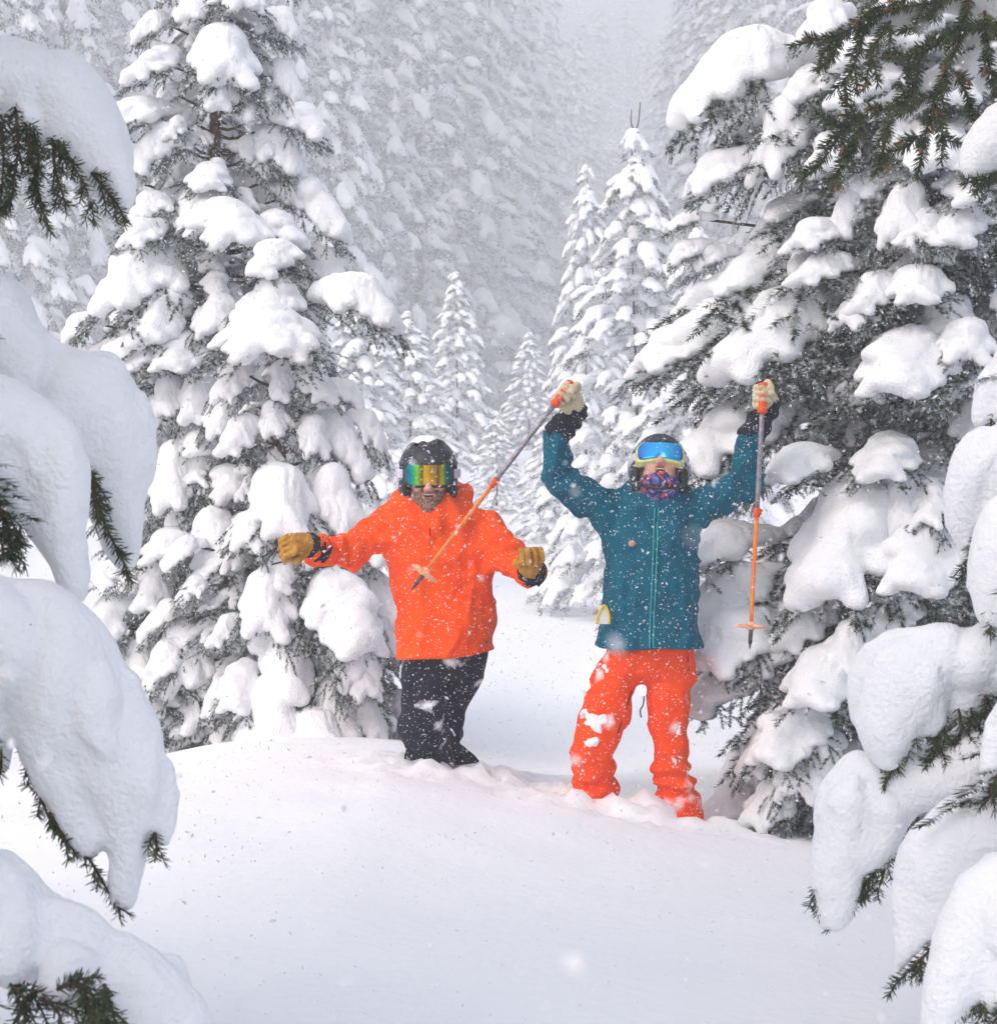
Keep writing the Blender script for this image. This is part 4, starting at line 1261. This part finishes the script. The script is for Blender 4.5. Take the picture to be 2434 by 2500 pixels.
def glove(person, origin, X, Z, mats, curl, s=1.0, left=False, name='glove'):
    """five-fingered glove; Z from wrist to knuckles, X towards the thumb, palm faces -Y of its frame"""
    X = Vector(X).normalized(); Z = Vector(Z)
    Z = (Z - Z.dot(X) * X).normalized()
    Y = Z.cross(X)
    T = Matrix((X, Y, Z)).transposed().to_4x4()
    if left:                                   # a left hand is the mirror image
        T = T @ Matrix.Diagonal((-1, 1, 1, 1))
    T = Matrix.Translation(Vector(origin) - Vector(person.location)) @ T @ Matrix.Scale(s, 4)
    F = Field((-0.085, -0.105, -0.045), (0.105, 0.06, 0.22), 0.003)
    p = F.p
    F.add(boxd(p, (0.0, 0.004, 0.045), (0.047, 0.021, 0.052), 0.018), 0)
    F.add(limb(p, [(0, 0.004, -0.035), (0, 0.004, 0.02)], [0.036, 0.038]), 0.02)
    F.add(ell(p, (0.03, -0.014, 0.028), (0.024, 0.018, 0.032)), 0.012)
    for i, (fx, ln) in enumerate(((0.039, 0.95), (0.0135, 1.05), (-0.0125, 1.0), (-0.0375, 0.82))):
        pt = np.array([fx, 0.0, 0.088])
        ang = 0.15
        pts = [pt]
        sp = (fx * 0.8) * (1 - curl)
        for j, l in enumerate((0.042, 0.031, 0.025)):
            ang += curl * (1.35, 1.5, 1.0)[j] * (1 + 0.05 * (i - 1.5))
            pt = pt + l * ln * np.array([sp * 3, -math.sin(ang), math.cos(ang)])
            pts.append(pt)
        F.add(limb(p, pts, [0.0132, 0.0128, 0.012, 0.011], 0.003), 0.002)
    if curl > 0.6:
        th = [(0.038, -0.006, 0.03), (0.058, -0.034, 0.058), (0.036, -0.064, 0.076), (0.012, -0.072, 0.078)]
    else:
        th = [(0.036, -0.006, 0.025), (0.066, -0.024, 0.052), (0.086, -0.036, 0.080), (0.092, -0.040, 0.10)]
    F.add(limb(p, th, [0.019, 0.0165, 0.0145, 0.0125], 0.006), 0.006)
    i = F.near(0.02)
    F.phi[i] += (0.004 * (noise(F.p[i] * 60, 6) - 0.5)).astype(np.float32)
    v, f = F.surf()
    me = mesh(name, v, f, mats[0])
    me.materials.append(mats[1])
    # back of the hand in the darker material
    cen = v[f].mean(1)
    dark = (cen[:, 1] > 0.012) & (cen[:, 2] < 0.125) | (cen[:, 2] < -0.02)
    me.polygons.foreach_set('material_index', dark.astype(np.int32))
    o = obj(name, me, person)
    o.matrix_local = T
    return o, T

def cuff(person, a, b, ra, rb, mat, name='cuff', seed=3):
    a = np.array(a); b = np.array(b)
    lo = np.minimum(a, b) - max(ra, rb) - 0.03
    hi = np.maximum(a, b) + max(ra, rb) + 0.03
    F = Field(lo, hi, 0.005)
    ax = (b - a) / np.linalg.norm(b - a)
    t = (F.p - a) @ ax
    d = cone(F.p, a, b, ra, rb)
    F.phi = np.maximum(d, np.maximum(-t - 0.01, t - np.linalg.norm(b - a) - 0.006)).astype(np.float32)
    bump_ring(F, a, b, 0.006, 2.5, seed)
    folds(F, 0.008, (26, 26, 20), seed)
    v, f = F.surf()
    return obj(name, local(person, mesh(name, v, f, mat)), person)

def world_field(name, F, mat, person, parent=None):
    v, f = F.surf()
    v = relax(v, f, 3)
    return obj(name, local(person, mesh(name, v, f, mat)), parent or person)

def rows_px(lst, d, cy0):
    """(y, x left, x right, half depth, forward) rows of the photograph to loft rows"""
    out = []
    for y, xl, xr, hd, fw in lst:
        a = S(xl, y, d); b = S(xr, y, d)
        out.append((a[2], 0.5 * (a[0] + b[0]), cy0 - fw, 0.5 * (b[0] - a[0]), hd))
    return out

def strip(F, pts, off, rad, mat, name, person, parent, sides=5):
    """cord laid on the front of a garment"""
    q = []
    for x, z in pts:
        q.append((x, F.front(x, z) - off, z))
    q = np.array(q)
    if len(q) > 4:
        q[1:-1, 1] = 0.5 * q[1:-1, 1] + 0.25 * (q[2:, 1] + q[:-2, 1])
    return obj(name, local(person, tubes_mesh(name, [tube(q, rad, sides)], mat)), parent)

# ================================================================== skier in orange
D1 = 8.9
u1 = D1 / SPX
p1 = thing('person', S(1065, 1885, D1), 'laughing skier in an orange jacket and dark trousers, arms spread wide', 'person')
F = Field(S(700, 1655, D1) + np.array([0, -0.62, 0]), S(1370, 1150, D1) + np.array([0, 0.26, 0]), 0.0084)
p = F.p
F.add(loft(p, rows_px([(1218, 985, 1125, 0.10, 0), (1240, 945, 1160, 0.125, 0), (1270, 915, 1190, 0.145, 0), (1310, 918, 1192, 0.145, 0.01), (1350, 932, 1194, 0.15, 0.01), (1390, 954, 1196, 0.155, 0.01), (1467, 978, 1199, 0.155, 0.01),
                       (1530, 974, 1198, 0.16, 0.01), (1565, 972, 1198, 0.175, 0.01), (1604, 976, 1199, 0.185, 0.01), (1635, 978, 1200, 0.19, 0.01)], D1, D1)), 0)
sh, el, wr = S(948, 1282, D1) , S(862, 1345, D1 - 0.13), S(772, 1344, D1 - 0.27)
F.add(limb(p, [sh, el, wr], [0.078, 0.058, 0.050], 0.03), 0.04)
sh2, el2, wr2 = S(1172, 1290, D1), S(1248, 1366, D1 - 0.14), S(1290, 1396, D1 - 0.34)
F.add(limb(p, [sh2, el2, wr2], [0.078, 0.060, 0.056], 0.03), 0.04)
nk = S(1050, 1236, D1)
F.add(torus(p, nk + np.array([0, 0.02, 0.004]), 0.118, 0.115, 0.044, 0.28), 0.035)
F.add(ell(p, nk + np.array([0.01, 0.15, 0.02]), (0.15, 0.09, 0.11)), 0.05)
F.add(limb(p, [nk + np.array([-0.115, 0, 0.035]), nk + np.array([-0.03, -0.135, -0.075])], [0.04, 0.03]), 0.03)
F.add(limb(p, [nk + np.array([0.125, 0.0, 0.045]), nk + np.array([0.03, -0.135, -0.08])], [0.042, 0.03]), 0.03)
F.sub(cone(p, nk + np.array([0, -0.01, 0.2]), nk + np.array([0, -0.03, -0.06]), 0.112, 0.06), 0.01)
F.sub(cone(p, nk + np.array([0.015, -0.17, 0.11]), nk + np.array([0.0, -0.17, -0.055]), 0.105, 0.008), 0.01)
folds(F, 0.034, (8, 6, 6), 31)
folds(F, 0.012, (15, 9, 13), 36)
bump_ring(F, sh, el, 0.006, 3, 2); bump_ring(F, el + (sh - el) * 0.4, el + (wr - el) * 0.7, 0.009, 3.5, 3); bump_ring(F, el2 + (sh2 - el2) * 0.6, el2 + (wr2 - el2) * 0.6, 0.009, 3.5, 4)
i = F.near(0.05)
zt = S(0, 1500, D1)[2]; zb = S(0, 1604, D1)[2]
tt = np.clip((zt - F.p[i][:, 2]) / (zt - zb), 0, 1)
F.phi[i] -= (0.010 * np.sin(tt * 7 + 5 * F.p[i][:, 0] * 4 + 1.2) * tt).astype(np.float32)
zh = S(0, 1610, D1)[2] + 0.005 * np.sin(F.p[:, 0] * 16 + 1) + 0.10 * (F.p[:, 0] - S(985, 0, D1)[0])
F.phi = np.maximum(F.phi, zh - F.p[:, 2]).astype(np.float32)
jk = world_field('jacket', F, M['orange'], p1)
zl = [(S(1052 + 0.06 * (y - 1280), y, D1)[0], S(0, y, D1)[2]) for y in np.linspace(1262, 1360, 14)]
strip(F, zl, 0.001, 0.0022, M['black_cloth'], 'zip', p1, jk)
for (xa, ya, xb, yb) in ((1010, 1318, 1008, 1345), (1058, 1318, 1060, 1342)):
    strip(F, [(S(xa + (xb - xa) * t, 0, D1)[0], S(0, ya + (yb - ya) * t, D1)[2]) for t in np.linspace(0, 1, 6)], 0.0005, 0.0028, M['orange'], 'seam', p1, jk)
# dark neck of the inner layer
F = Field(nk + np.array([-0.15, -0.2, -0.14]), nk + np.array([0.15, 0.15, 0.09]), 0.005)
F.add(cone(F.p, nk + np.array([0, 0.015, 0.03]), nk + np.array([0, -0.02, -0.1]), 0.092, 0.095), 0)
F.phi = np.maximum(F.phi, F.p[:, 2] - (nk[2] + 0.035) - 0.35 * (F.p[:, 1] - nk[1]))
folds(F, 0.014, (22, 22, 22), 12)
world_field('neck_warmer', F, M['black_cloth'], p1)
# trousers
F = Field(S(940, 1985, D1) + np.array([0, -0.32, 0]), S(1225, 1560, D1) + np.array([0, 0.42, 0]), 0.0084)
p = F.p
F.add(loft(p, rows_px([(1560, 990, 1190, 0.15, 0), (1600, 988, 1188, 0.155, 0), (1650, 984, 1172, 0.15, 0)], D1, D1)), 0)
lA = [S(1044, 1610, D1 - 0.02), S(1031, 1775, D1 - 0.14), S(1052, 1850, D1 - 0.05), S(1062, 1975, D1 + 0.06)]
F.add(limb(p, lA, [56 * u1, 56 * u1, 50 * u1, 56 * u1], 0.04), 0.05)
lB = [S(1128, 1610, D1 + 0.04), S(1085, 1755, D1 + 0.03), S(1090, 1840, D1 + 0.14), S(1135, 1900, D1 + 0.16), S(1140, 1975, D1 + 0.2)]
F.add(limb(p, lB, [62 * u1, 46 * u1, 38 * u1, 40 * u1, 40 * u1], 0.03), 0.04)
F.add(ell(p, S(1150, 1872, D1 + 0.1), (0.035, 0.07, 0.022)), 0.03)
folds(F, 0.016, (9, 9, 7), 41)
bump_ring(F, lA[1] + np.array([0, 0, 0.08]), lA[3], 0.014, 3.5, 5, 0.06)
bump_ring(F, lB[1], lB[4], 0.012, 3.5, 6, 0.06)
world_field('trousers', F, M['navy'], p1)
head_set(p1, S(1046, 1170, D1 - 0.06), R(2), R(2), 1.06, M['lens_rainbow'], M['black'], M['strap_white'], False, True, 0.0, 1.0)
# hands: one out to the side, one held forward with the fingers curled
g0 = S(762, 1334, D1 - 0.28)
cuff(p1, S(784, 1345, D1 - 0.25), S(748, 1330, D1 - 0.31), 0.052, 0.050, M['black_cloth'])
glove(p1, S(752, 1328, D1 - 0.31), (0.35, -0.35, -0.75), (-0.75, -0.35, 0.45), (M['leather'], M['leather']), 0.62, 0.95)
cuff(p1, S(1300, 1400, D1 - 0.36), S(1296, 1390, D1 - 0.42), 0.054, 0.052, M['black_cloth'], seed=5)
glove(p1, S(1296, 1392, D1 - 0.42), (1, 0.1, 0.1), (-0.15, -0.45, 0.85), (M['leather'], M['black_cloth']), 0.66, 0.98, left=True)
cd = [S(738, 1352, D1 - 0.3), S(715, 1365, D1 - 0.3), S(690, 1372, D1 - 0.28), S(665, 1378, D1 - 0.26)]
obj('wrist_leash', local(p1, tubes_mesh('wrist_leash', [tube(curve(cd, 12), 0.004, 5)], M['black'])), p1)
cd = [S(1322, 1395, D1 - 0.4), S(1326, 1415, D1 - 0.4), S(1313, 1432, D1 - 0.4)]
obj('wrist_leash', local(p1, tubes_mesh('wrist_leash', [tube(curve(cd, 10), 0.005, 5)], M['black'])), p1)

# ================================================================== skier in teal
D2 = 8.6
u2 = D2 / SPX
p2 = thing('person', S(1570, 1985, D2), 'cheering skier in a teal jacket and coral trousers, both poles raised, head thrown back', 'person')
F = Field(S(1300, 1625, D2) + np.array([0, -0.30, 0]), S(1890, 1050, D2) + np.array([0, 0.26, 0]), 0.0084)
p = F.p
F.add(loft(p, rows_px([(1212, 1565, 1640, 0.085, 0), (1232, 1530, 1672, 0.11, 0), (1262, 1510, 1685, 0.125, 0), (1315, 1485, 1703, 0.135, 0.01), (1402, 1484, 1694, 0.14, 0.015), (1480, 1476, 1699, 0.148, 0.015), (1540, 1467, 1705, 0.155, 0.01), (1580, 1462, 1709, 0.16, 0.01), (1610, 1461, 1710, 0.16, 0.01)], D2, D2), 2.6), 0)
a0, a1, a2 = S(1512, 1268, D2), S(1364, 1168, D2 - 0.05), S(1361, 1066, D2 - 0.08)
F.add(limb(p, [a0, a1, a2], [0.084, 0.060, 0.050], 0.03), 0.045)
b0_, b1_, b2_ = S(1672, 1268, D2), S(1816, 1180, D2 - 0.05), S(1832, 1074, D2 - 0.08)
F.add(limb(p, [b0_, b1_, b2_], [0.084, 0.058, 0.046], 0.03), 0.045)
nk = S(1603, 1205, D2)
F.add(torus(p, nk + np.array([0, 0.02, -0.01]), 0.112, 0.105, 0.032, 0.30), 0.03)
F.add(cone(p, nk + np.array([0, 0.02, 0.02]), nk + np.array([0, 0, -0.07]), 0.092, 0.12), 0.03)
F.sub(cone(p, nk + np.array([0, 0.0, 0.2]), nk + np.array([0, -0.0, -0.03]), 0.10, 0.082), 0.01)
folds(F, 0.030, (10, 7, 5), 51)
folds(F, 0.012, (19, 12, 15), 56)
bump_ring(F, a0 + (a1 - a0) * 0.4, a1 + (a2 - a1) * 0.6, 0.008, 3.5, 3); bump_ring(F, b0_ + (b1_ - b0_) * 0.4, b1_ + (b2_ - b1_) * 0.6, 0.008, 3.5, 4)
bump_ring(F, a0, a0 + (a1 - a0) * 0.6, 0.006, 2, 8); bump_ring(F, b0_, b0_ + (b1_ - b0_) * 0.6, 0.006, 2, 9)
F.phi = np.maximum(F.phi, S(0, 1581, D2)[2] + 0.004 * np.sin(F.p[:, 0] * 22) - F.p[:, 2]).astype(np.float32)
jk = world_field('jacket', F, M['teal'], p2)
for off in (0, 9):
    zl = [(S(1577 + off + (1592 - 1577) * (1577 - y) / 340, y, D2)[0], S(0, y, D2)[2]) for y in np.linspace(1240, 1576, 40)]
    strip(F, zl, 0.005, 0.0024, M['zip'], 'zip', p2, jk)
for (xa, ya, xb, yb) in ((1561, 1258, 1562, 1298), (1620, 1262, 1622, 1312), (1680, 1425, 1684, 1475)):
    strip(F, [(S(xa + (xb - xa) * t, 0, D2)[0], S(0, ya + (yb - ya) * t, D2)[2]) for t in np.linspace(0, 1, 8)], 0.0008, 0.0016, M['zip'], 'pocket_zip', p2, jk)
lx, lz = S(1537, 1326, D2)[0], S(0, 1326, D2)[2]
lf = F.front(lx, lz)
obj('chest_logo', local(p2, tubes_mesh('chest_logo', [tube([(lx, lf - 0.012, lz), (lx, lf + 0.01, lz)], [0.013, 0.014], 14)], M['buckle'])), jk)
ticket = obj('lift_ticket', local(p2, mesh('lift_ticket', [S(1457, 1524, D2 - 0.17), S(1486, 1524, D2 - 0.165), S(1487, 1496, D2 - 0.165), S(1475, 1482, D2 - 0.165), S(1463, 1498, D2 - 0.17)] + [q + np.array([0, 0.003, 0]) for q in (S(1457, 1524, D2 - 0.17), S(1486, 1524, D2 - 0.165), S(1487, 1496, D2 - 0.165), S(1475, 1482, D2 - 0.165), S(1463, 1498, D2 - 0.17))],
             [(0, 1, 2, 3, 4), (9, 8, 7, 6, 5), (0, 5, 6, 1), (1, 6, 7, 2), (2, 7, 8, 3), (3, 8, 9, 4), (4, 9, 5, 0)], M['paper'], smooth=False)), p2)
cd = curve([S(1456, 1524, D2 - 0.17), S(1461, 1500, D2 - 0.172), S(1474, 1478, D2 - 0.168), S(1486, 1500, D2 - 0.168), S(1487, 1524, D2 - 0.166)], 16)
obj('wire', local(p2, tubes_mesh('wire', [tube(cd, 0.0055, 6)], M['yellow'])), ticket)
# trousers
F = Field(S(1355, 2110, D2) + np.array([0, -0.30, 0]), S(1750, 1545, D2) + np.array([0, 0.28, 0]), 0.0084)
p = F.p
F.add(loft(p, rows_px([(1550, 1484, 1686, 0.13, 0), (1600, 1478, 1692, 0.135, 0), (1640, 1462, 1690, 0.125, 0), (1662, 1462, 1684, 0.08, 0)], D2, D2), 2.6), 0)
def leg(rows, k=0.03):
    pts, rad = [], []
    for y, xl, xr, fw in rows:
        pts.append(S(0.5 * (xl + xr), y, D2 - fw)); rad.append(0.5 * (xr - xl) * u2 - 0.012)
    return pts, rad
l1, r1 = leg([(1650, 1446, 1565, 0.0), (1746, 1409, 1540, 0.05), (1800, 1395, 1517, 0.08), (1840, 1387, 1500, 0.09), (1880, 1389, 1505, 0.06), (1925, 1393, 1513, 0.03), (1975, 1396, 1516, 0.02), (2090, 1400, 1512, 0.02)])
F.add(limb(p, l1, r1, 0.012), 0.03)
l2, r2 = leg([(1650, 1572, 1694, 0.0), (1713, 1574, 1688, 0.03), (1765, 1580, 1682, 0.05), (1840, 1596, 1684, 0.05), (1885, 1584, 1688, 0.03), (1920, 1600, 1700, 0.02), (1960, 1594, 1712, 0.02), (2000, 1590, 1720, 0.02), (2095, 1592, 1722, 0.02)])
F.add(limb(p, l2, r2, 0.012), 0.055)
folds(F, 0.014, (8, 8, 6), 61)
folds(F, 0.008, (18, 14, 16), 66)
bump_ring(F, l1[3], l1[6], 0.014, 3, 7, 0.06); bump_ring(F, l2[3], l2[6], 0.015, 3, 8, 0.06)
bump_ring(F, l1[0] + np.array([0, 0, 0.03]), l1[2], 0.007, 3, 9, 0.06)
tr = world_field('trousers', F, M['coral'], p2)
for (xa, ya, xb, yb) in ((1540, 1680, 1502, 1782), (1671, 1585, 1676, 1634)):
    strip(F, [(S(xa + (xb - xa) * t, 0, D2)[0], S(0, ya + (yb - ya) * t, D2)[2]) for t in np.linspace(0, 1, 12)], 0.0005, 0.0042, M['black'], 'pocket_zip', p2, tr)
rgq = np.random.default_rng(4)
sp_c, sp_r = [], []
for (xa, ya, xb, yb, n_) in ((1415, 1730, 1440, 1748, 16), (1440, 1748, 1474, 1742, 16), (1468, 1748, 1432, 1812, 30), (1420, 1755, 1450, 1765, 14), (1455, 1622, 1490, 1632, 12), (1405, 1850, 1420, 1880, 6), (1650, 1770, 1662, 1800, 6)):
    for q in range(n_):
        t = rgq.random()
        x_, z_ = S(xa + (xb - xa) * t + rgq.normal() * 5, 0, D2)[0], S(0, ya + (yb - ya) * t + rgq.normal() * 5, D2)[2]
        fy = F.front(x_, z_)
        if fy > D2 - 0.4:
            sp_c.append((x_, fy + 0.004, z_)); sp_r.append(rgq.uniform(0.004, 0.0095))
v_, f_ = snow_surface(np.array(sp_c), np.array(sp_r), 0.0032, 260, 0.0015, 40, squash=1.0)
obj('clinging_snow', local(p2, mesh('clinging_snow', v_, f_, M['snow'])), tr, kind='stuff')
obj('pull_cord', local(p2, tubes_mesh('pull_cord', [tube(curve([S(1572, 1700, D2 - 0.08), S(1570, 1720, D2 - 0.09), S(1563, 1735, D2 - 0.09), S(1565, 1752, D2 - 0.09)], 10), 0.003, 5)], M['black'])), tr)
head_set(p2, S(1609, 1151, D2 - 0.03), R(-38), R(-2), 1.0, M['lens_blue'], M['lime'], M['strap_white'], True, False, 0.03, 1.0, M['print'])

# ---- poles in raised hands
def pole(hand, tip, label):
    hand = np.array(hand); tip = np.array(tip)
    o = thing('ski_pole', tip, label, 'ski pole', 'poles held up by the skier in teal')
    d = (hand - tip); L = np.linalg.norm(d); d /= L
    def seg(a, b, ra, rb, n=8, sides=12):
        return tube(np.array([(a + (b - a) * t) * d for t in np.linspace(0, 1, n)]), np.linspace(ra, rb, n), sides)
    obj('tip', tubes_mesh('tip', [seg(0.0, 0.02, 0.002, 0.0055, 3), seg(0.02, 0.085, 0.0075, 0.009, 4)], M['steel']), o)
    # basket: hub, spokes, ring
    hub = 0.085 * d
    ax = Vector(d)
    e1 = Vector((0, 0, 1)).cross(ax)
    if e1.length < 0.2:
        e1 = Vector((1, 0, 0))
    e1 = (e1 - e1.dot(ax) * ax).normalized(); e2 = ax.cross(e1)
    e1 = np.array(e1); e2 = np.array(e2)
    n = 24
    ring = np.array([hub + 0.052 * (1 + 0.16 * math.cos(6 * t)) * (math.cos(t) * e1 + math.sin(t) * e2) for t in np.linspace(0, 2 * np.pi, n + 1)])
    bk = obj('basket', tubes_mesh('basket', [tube(np.array([hub - d * 0.012, hub + d * 0.02]), [0.016, 0.013], 12)], M['basket']), o)
    for q in range(6):
        t = q * math.pi / 3
        rd = math.cos(t) * e1 + math.sin(t) * e2
        obj('spoke', tubes_mesh('spoke', [tube(np.array([hub + rd * 0.01, hub + rd * 0.035 + d * 0.004, hub + rd * 0.06]), [0.006, 0.005, 0.0035], 5)], M['basket']), bk)
    # webbed disc of clear plastic
    m2 = []
    vv = [hub + d * 0.002] + [hub + 0.054 * (1 + 0.14 * math.cos(6 * t)) * (math.cos(t) * e1 + math.sin(t) * e2) for t in np.linspace(0, 2 * np.pi, n, endpoint=False)]
    vv2 = [q_ - d * 0.004 for q_ in vv]
    fs = []
    for q in range(n):
        a_, b_ = 1 + q, 1 + (q + 1) % n
        fs += [(0, a_, b_), (n + 1, n + 1 + b_, n + 1 + a_), (a_, n + 1 + a_, n + 1 + b_, b_)]
    obj('web', mesh('web', vv + vv2, fs, M['basket']), bk)
    obj('lower_shaft', tubes_mesh('lower_shaft', [seg(0.10, 0.53 * L, 0.0078, 0.0085)], M['orange_alu']), o)
    obj('clamp', tubes_mesh('clamp', [seg(0.52 * L, 0.555 * L, 0.0135, 0.0135, 4), tube(np.array([0.53 * L * d + 0.012 * e1, 0.55 * L * d + 0.018 * e1]), 0.006, 6)], M['orange_rubber']), o)
    obj('upper_shaft', tubes_mesh('upper_shaft', [seg(0.55 * L, L - 0.06, 0.0098, 0.0102)], M['alu']), o)
    obj('grip', tubes_mesh('grip', [tube(np.array([(L + q) * d for q in (-0.07, -0.062, -0.052, -0.045, -0.03, 0.0, 0.03, 0.04, 0.05, 0.056)]), [0.012, 0.021, 0.018, 0.0155, 0.017, 0.0155, 0.016, 0.021, 0.020, 0.008], 14)], M['orange_rubber']), o)
    return d

h1 = S(1376, 958, D2 - 0.22)
t1 = S(1004, 1442, D2 - 0.42)
d1 = pole(h1, t1, 'raised orange ski pole slanting across the orange jacket')
h2 = S(1862, 968, D2 - 0.16)
t2 = S(1830, 1584, D2 - 0.26)
d2 = pole(h2, t2, 'raised orange ski pole hanging straight down beside the teal jacket')
def raised(h, d, wrist, zdir, s=1.0, flip=1):
    """glove closed round the grip at h (grip axis d)"""
    X = Vector(d) * flip
    Z = Vector(zdir); Z = (Z - Z.dot(X) * X).normalized()
    Y = Z.cross(X)
    # grip runs through (0, -0.034, 0.085) of the glove's frame
    o_ = Vector(h) + Y * 0.036 * s - Z * 0.088 * s
    return glove(p2, o_, X, Z, (M['tan'], M['black_cloth']), 0.97, s, left=(flip < 0))
g1, T1 = raised(h1, d1, None, (-0.35, -0.25, 0.9), 0.98)
g2, T2 = raised(h2, d2, None, (-0.55, -0.55, 0.35), 0.98)
for T_, w_, sd in ((T1, a2, 6), (T2, b2_, 7)):
    wp = np.array((T_ @ Vector((0, 0.004, -0.02))) + Vector(p2.location))
    cuff(p2, np.array(w_) + np.array([0, 0, 0.012]), wp, 0.056, 0.045, M['black_cloth'], seed=sd)
# ------------------------------------------------------------------ falling snow
rgs = np.random.default_rng(5)
NF = 145000
u = rgs.random((NF * 3, 3))
yy = 3.2 + 10.3 * u[:, 0] ** 0.6
hw = 0.25 * yy + 0.9
xx = (u[:, 1] * 2 - 1) * hw
zz = CAM_Z - (0.25 * yy + 0.3) + u[:, 2] * (0.5 * yy + 0.9)
keep = np.nonzero((zz > -0.05))[0][:NF]
pos = np.stack([xx, yy, zz], -1)[keep]
# the few that drift close to the lens
m_ = 700
yl = rgs.uniform(0.45, 2.4, m_)
pos = np.concatenate([pos, np.stack([rgs.uniform(-1, 1, m_) * (0.24 * yl + 0.25), yl, CAM_Z + rgs.uniform(-1, 1, m_) * (0.25 * yl + 0.1)], -1)])
n = len(pos)
base = np.array([[0.2, 0, 1.0], [0, 0.1, -1.0], [0.8, 0.2, 0.1], [-0.9, -0.1, -0.1], [0.15, 0.85, 0], [-0.1, -0.9, 0.2]])
bf = np.array([[0, 2, 1], [0, 1, 3], [0, 4, 1], [0, 1, 5]])      # two crossed plates
q = rgs.normal(size=(n, 4)); q /= np.linalg.norm(q, axis=1)[:, None]
w_, x_, y_, z_ = q.T
Rq = np.stack([np.stack([1 - 2 * (y_ * y_ + z_ * z_), 2 * (x_ * y_ - z_ * w_), 2 * (x_ * z_ + y_ * w_)], -1),
               np.stack([2 * (x_ * y_ + z_ * w_), 1 - 2 * (x_ * x_ + z_ * z_), 2 * (y_ * z_ - x_ * w_)], -1),
               np.stack([2 * (x_ * z_ - y_ * w_), 2 * (y_ * z_ + x_ * w_), 1 - 2 * (x_ * x_ + y_ * y_)], -1)], 1)
size = 0.0011 + 0.0013 * rgs.random(n) ** 2 + 0.0022 * (rgs.random(n) < 0.06)
sc3 = np.stack([size, size * rgs.uniform(0.7, 1.1, n), size * rgs.uniform(0.8, 2.2, n)], -1)
v = np.einsum('nij,nkj->nki', Rq, base[None] * sc3[:, None, :]) + pos[:, None, :]
f = (bf[None] + np.arange(n)[:, None, None] * 6).reshape(-1, 3)
obj('falling_snow', mesh('falling_snow', v.reshape(-1, 3), f, M['flake'], smooth=False), kind='stuff', label='thick falling snowflakes drifting through the air')

# ------------------------------------------------------------------ haze of the snowfall
hm = bpy.data.materials.new('haze')
hm.use_nodes = True
ht = hm.node_tree
ht.nodes.clear()
ho = ht.nodes.new('ShaderNodeOutputMaterial')
hv = ht.nodes.new('ShaderNodeVolumePrincipled')
hv.inputs['Color'].default_value = (0.975, 0.985, 1.0, 1)
hv.inputs['Density'].default_value = 0.0058
hv.inputs['Anisotropy'].default_value = 0.0
ht.links.new(hv.outputs[0], ho.inputs['Volume'])
lo = np.array([-255.0, -12.0, -2.2]); hi = np.array([255.0, 565.0, 150.0])
hvx = np.array([[(lo, hi)[i][0], (lo, hi)[j][1], (lo, hi)[k][2]] for i in (0, 1) for j in (0, 1) for k in (0, 1)])
obj('haze', mesh('haze', hvx, [(0, 1, 3, 2), (4, 6, 7, 5), (0, 4, 5, 1), (2, 3, 7, 6), (0, 2, 6, 4), (1, 5, 7, 3)], hm, smooth=False), kind='stuff', label='pale haze of falling snow filling the valley')
